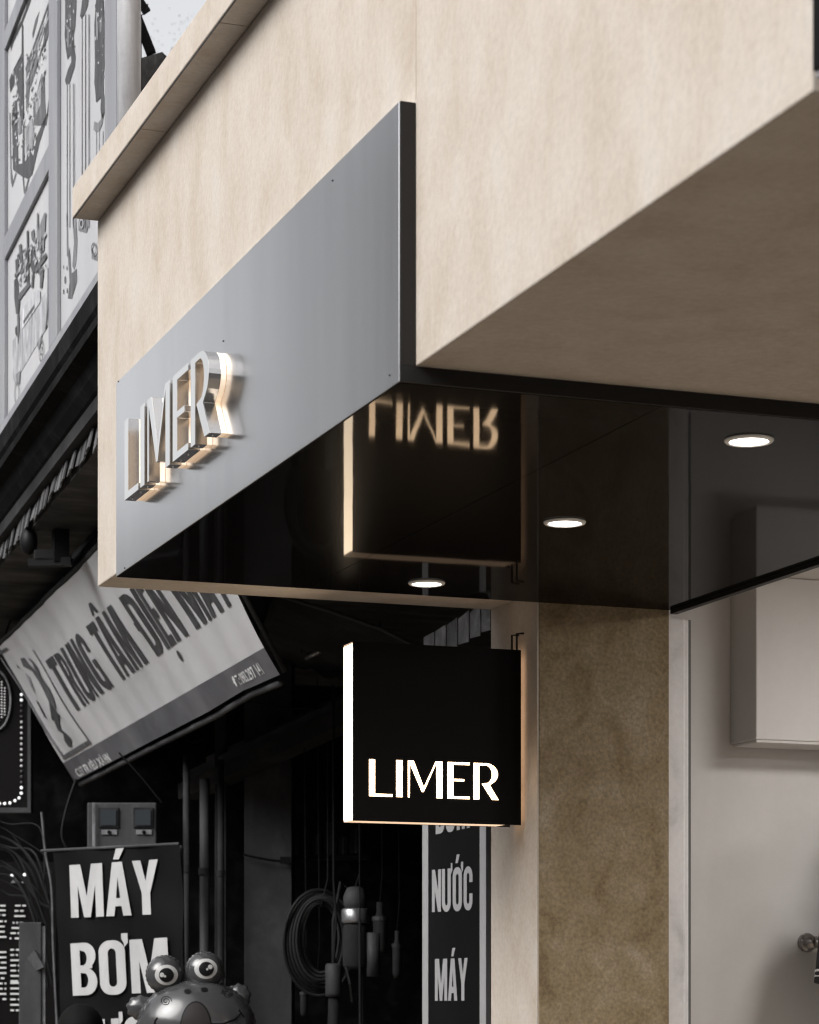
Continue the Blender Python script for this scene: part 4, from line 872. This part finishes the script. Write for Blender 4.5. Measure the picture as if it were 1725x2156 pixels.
for (u, v, pu, pv, hx) in ((347, 2052, 350, 2053, -1), (430, 2044, 433, 2040, 1)):
    ee = (u, v, er, er * 1.0, er * .75)
    eb, _ = ell('eye', u, v, er, er, er * .75, M['foil'], fg, lambda q: 1 + .02 * math.sin(22 * math.atan2(q.z, q.x)) * max(0, 1 - abs(q.y) * 1.6), nu=40, nv=20)
    ell('eye_seam', u, v, er * 1.05, er * 1.05, .003, M['foil'], eb, lambda q: 1 + .022 * math.sin(26 * math.atan2(q.z, q.x)), nu=80, nv=8)
    decal('eye_white', arc(pu, pv, 24.5, 21.5, 0, 345, 23), ee, M['foil_white'], eb, .0015)
    decal('pupil', arc(pu + (hx > 0) * 1, pv + .5, 15.8, 15.3, 0, 345, 23), ee, M['ink_black'], eb, .003)
    decal('glint', arc(pu + hx * 9.5, pv - (0 if hx < 0 else 4), 5, 5, 0, 330, 11), ee, M['foil_white'], eb, .0045)
    decal('glint', arc(pu + hx * 3, pv + (3 if hx < 0 else 1), 2.6, 2.6, 0, 330, 11), ee, M['foil_white'], eb, .0045)
ell('hand', 296, 2122, 30 * FD / FOC, 26 * FD / FOC, .03, M['foil'], fg, lambda q: 1 + .07 * math.sin(9 * math.atan2(q.z, q.x)) * max(0, 1 - abs(q.y)), d=FD + .03, nu=40, nv=16)
ell('hand', 502, 2098, 26 * FD / FOC, 27 * FD / FOC, .03, M['foil'], fg, lambda q: 1 + .07 * math.sin(9 * math.atan2(q.z, q.x)) * max(0, 1 - abs(q.y)), d=FD + .03, nu=40, nv=16)
for u, v in ((394.5, 2087.5), (430, 2084)): decal('nostril', arc(u, v, 7.5, 5, 0, 330, 11), he, M['ink_black'], fg, .002)
decal('mouth_rim', arc(412, 2168, 34, 60, 0, 345, 23), he, M['ink_black'], fg, .0015)
decal('mouth', arc(412, 2168, 31.5, 57, 0, 345, 23), he, M['mouth'], fg, .003)
inkline('smile', [(436, 2156), (470, 2156), (495, 2146), (507, 2133)], he, M['ink_black'], fg, .003)
inkline('smile', [(502, 2126), (508, 2134), (513, 2142)], he, M['ink_black'], fg, .003); inkline('smile', [(331, 2143), (326, 2150), (325, 2162)], he, M['ink_black'], fg, .003)
for cu, cv, sx in ((348.5, 2108, 1), (478, 2092, -1)):
    inkline('cheek_spiral', [(cu + sx * (2 + 10.5 * k / 30) * math.cos(k * .42), cv + (2 + 9 * k / 30) * math.sin(k * .42)) for k in range(31)], he, M['ink_black'], fg, .0009)
ell('belly', 415, 2330, fa * .8, fb * 1.1, .11, M['foil'], fg, rim)
bb = at(415, 2430, FD)
MB().tube([bb, Vector((bb.x + .02, bb.y, .6)), Vector((bb.x, bb.y, .05))], .002, 5).build('string', M['cable_grey'], fg)
MB().lathe([(.04, 0), (.05, .03), (.03, .06)], (bb.x, bb.y, 0)).build('weight', M['metal_dim'], fg)

# person, only the crown of the head in view
pc = at(170, 2125, 9.3); px_, py_ = pc.x, pc.y; PH = at(170, 2113, 9.3).z
pe = thing('person', 'person with short dark hair standing under the dark vinyl banner', 'person', (px_, py_, 0))
k = PH / 1.72
V = [(0, 0, .92), (0, .01, 1.08), (0, .015, 1.26), (0, .01, 1.40), (0, .0, 1.48), (0, -.012, 1.55), (0, -.015, 1.63), (0, -.01, 1.675),
     (-.16, 0, 1.39), (-.215, .01, 1.14), (-.225, -.04, .90), (-.225, -.06, .80), (.16, 0, 1.39), (.215, .01, 1.14), (.225, -.04, .90), (.225, -.06, .80),
     (-.09, 0, .86), (-.10, -.01, .48), (-.10, .02, .09), (-.10, -.10, .04), (.09, 0, .86), (.10, -.01, .48), (.10, .02, .09), (.10, -.10, .04)]
E_ = [(0, 1), (1, 2), (2, 3), (3, 4), (4, 5), (5, 6), (6, 7), (3, 8), (8, 9), (9, 10), (10, 11), (3, 12), (12, 13), (13, 14), (14, 15), (0, 16), (16, 17), (17, 18), (18, 19), (0, 20), (20, 21), (21, 22), (22, 23)]
RD = [(.15, .11), (.135, .10), (.155, .105), (.10, .08), .055, .075, .078, .05, .06, .045, .034, .04, .06, .045, .034, .04, .085, .058, .042, .035, .085, .058, .042, .035]
blob('body', [(px_ + a * k, py_ + b * k, c * k) for a, b, c in V], E_, [(tuple(x * k for x in r__) if isinstance(r__, tuple) else r__ * k) for r__ in RD], M['skin'], pe)
MB().ball((px_, py_ + .005, PH - .095), .086, .10, .095, 32, 20, lambda d: 1 + .012 * math.sin(40 * math.atan2(d.y, d.x)) * (1 - d.z * d.z)).build('hair', M['hair'], pe, True)
MB().lathe([(.15 * k, .86 * k), (.165 * k, 1.0 * k), (.165 * k, 1.25 * k), (.19 * k, 1.36 * k), (.10 * k, 1.46 * k), (.06 * k, 1.475 * k)], (px_, py_, 0), n=24).build('shirt', M['cloth'], pe, True)
for s_ in (-1, 1):
    MB().tube([(px_ + s_ * .15 * k, py_, 1.40 * k), (px_ + s_ * .20 * k, py_ + .005, 1.25 * k), (px_ + s_ * .218 * k, py_ + .005, 1.13 * k)], [.075 * k, .07 * k, .062 * k], 14).build('sleeve', M['cloth'], pe, True)
    MB().tube([(px_ + s_ * .085 * k, py_, .92 * k), (px_ + s_ * .10 * k, py_ - .01, .5 * k), (px_ + s_ * .10 * k, py_ + .015, .08 * k)], [.105 * k, .08 * k, .06 * k], 14).build('trouser_leg', M['cloth'], pe, True)

# ================================================================== ACROSS THE STREET (seen in the steel)
rowm = [mottled('facade_paint', [tuple(c_ * f for c_ in c0) for f in (.85, 1, 1.1)], (.6, .6, .3), .8, 6, 0, 8, (.3, .7), .08) for c0 in ((.42, .41, .40), (.48, .46, .43), (.36, .37, .38))]
yy = -30.
spec = [(10, 10), (9, 7), (11, 6.2), (9, 6), (10, 7.5), (8, 14), (9, 18.0), (5.4, 17), (7, 11.6), (9, 11.9), (8, 11.4), (9, 11.5), (12, 10)]
cols_ = ('grey', 'cream', 'slate grey')
for i, (wd, ht) in enumerate(spec):
    t = thing('street_house', f'{cols_[i % 3]} street house across the road, seen only as a reflection', 'house', (-12.5, yy + wd / 2, 0), 'houses across the road')
    box('wall', rowm[i % 3], t, -20, -12, yy + .02, yy + wd - .02, 0, ht)
    for fl_ in range(int(ht / 3.4)):
        for c_ in range(3):
            y0 = yy + wd * (.12 + .29 * c_)
            fr = box('window', M['white_trim'], t, -12.01, -11.93, y0 - .06, y0 + wd * .18 + .06, fl_ * 3.4 + 1.0, fl_ * 3.4 + 2.5)
            box('pane', M['glass_dark'], fr, -11.928, -11.92, y0, y0 + wd * .18, fl_ * 3.4 + 1.06, fl_ * 3.4 + 2.44)
    box('parapet', rowm[(i + 1) % 3], t, -20.1, -11.85, yy + .03, yy + wd - .03, ht + .002, ht + .35)
    yy += wd

# thin street tree against the white sky
tr = thing('street_tree', 'sparse hazy tree against the white sky above the cornice', 'tree', (at(372, 0, 26).x, at(372, 0, 26).y, 0))
tb = tr.location; th_ = at(370, 95, 26).z
mb = MB(); mb.tube([tb, tb + Vector((.05, 0, th_ * .5)), tb + Vector((0, .1, th_))], [.14, .10, .03], 8)
tips = []
for i in range(26):
    a = random.uniform(0, 6.28); z0 = th_ * random.uniform(.72, 1); L_ = random.uniform(.3, .9)
    p0 = tb + Vector((0, 0, z0)); p1 = p0 + Vector((math.cos(a) * L_ * .5, math.sin(a) * L_ * .5, .15 * L_)); p2 = p0 + Vector((math.cos(a + .3) * L_, math.sin(a + .3) * L_, .5 * L_))
    mb.tube([p0, p1, p2], [.018, .01, .004], 5); tips += [p1, p2]
mb.build('trunk', M['bark'], tr)
mb = MB()
for i in range(5000):
    p = random.choice(tips) + Vector((random.gauss(0, .22), random.gauss(0, .22), random.gauss(0, .16))); s_ = random.uniform(.007, .018)
    d1 = Vector((random.gauss(0, 1), random.gauss(0, 1), random.gauss(0, 1))).normalized(); d2 = d1.orthogonal().normalized()
    mb.add([p - d1 * s_, p + d2 * s_ * .5, p + d1 * s_, p - d2 * s_ * .5], [(0, 1, 2, 3)])
mb.build('crown', M['leaf'], tr)
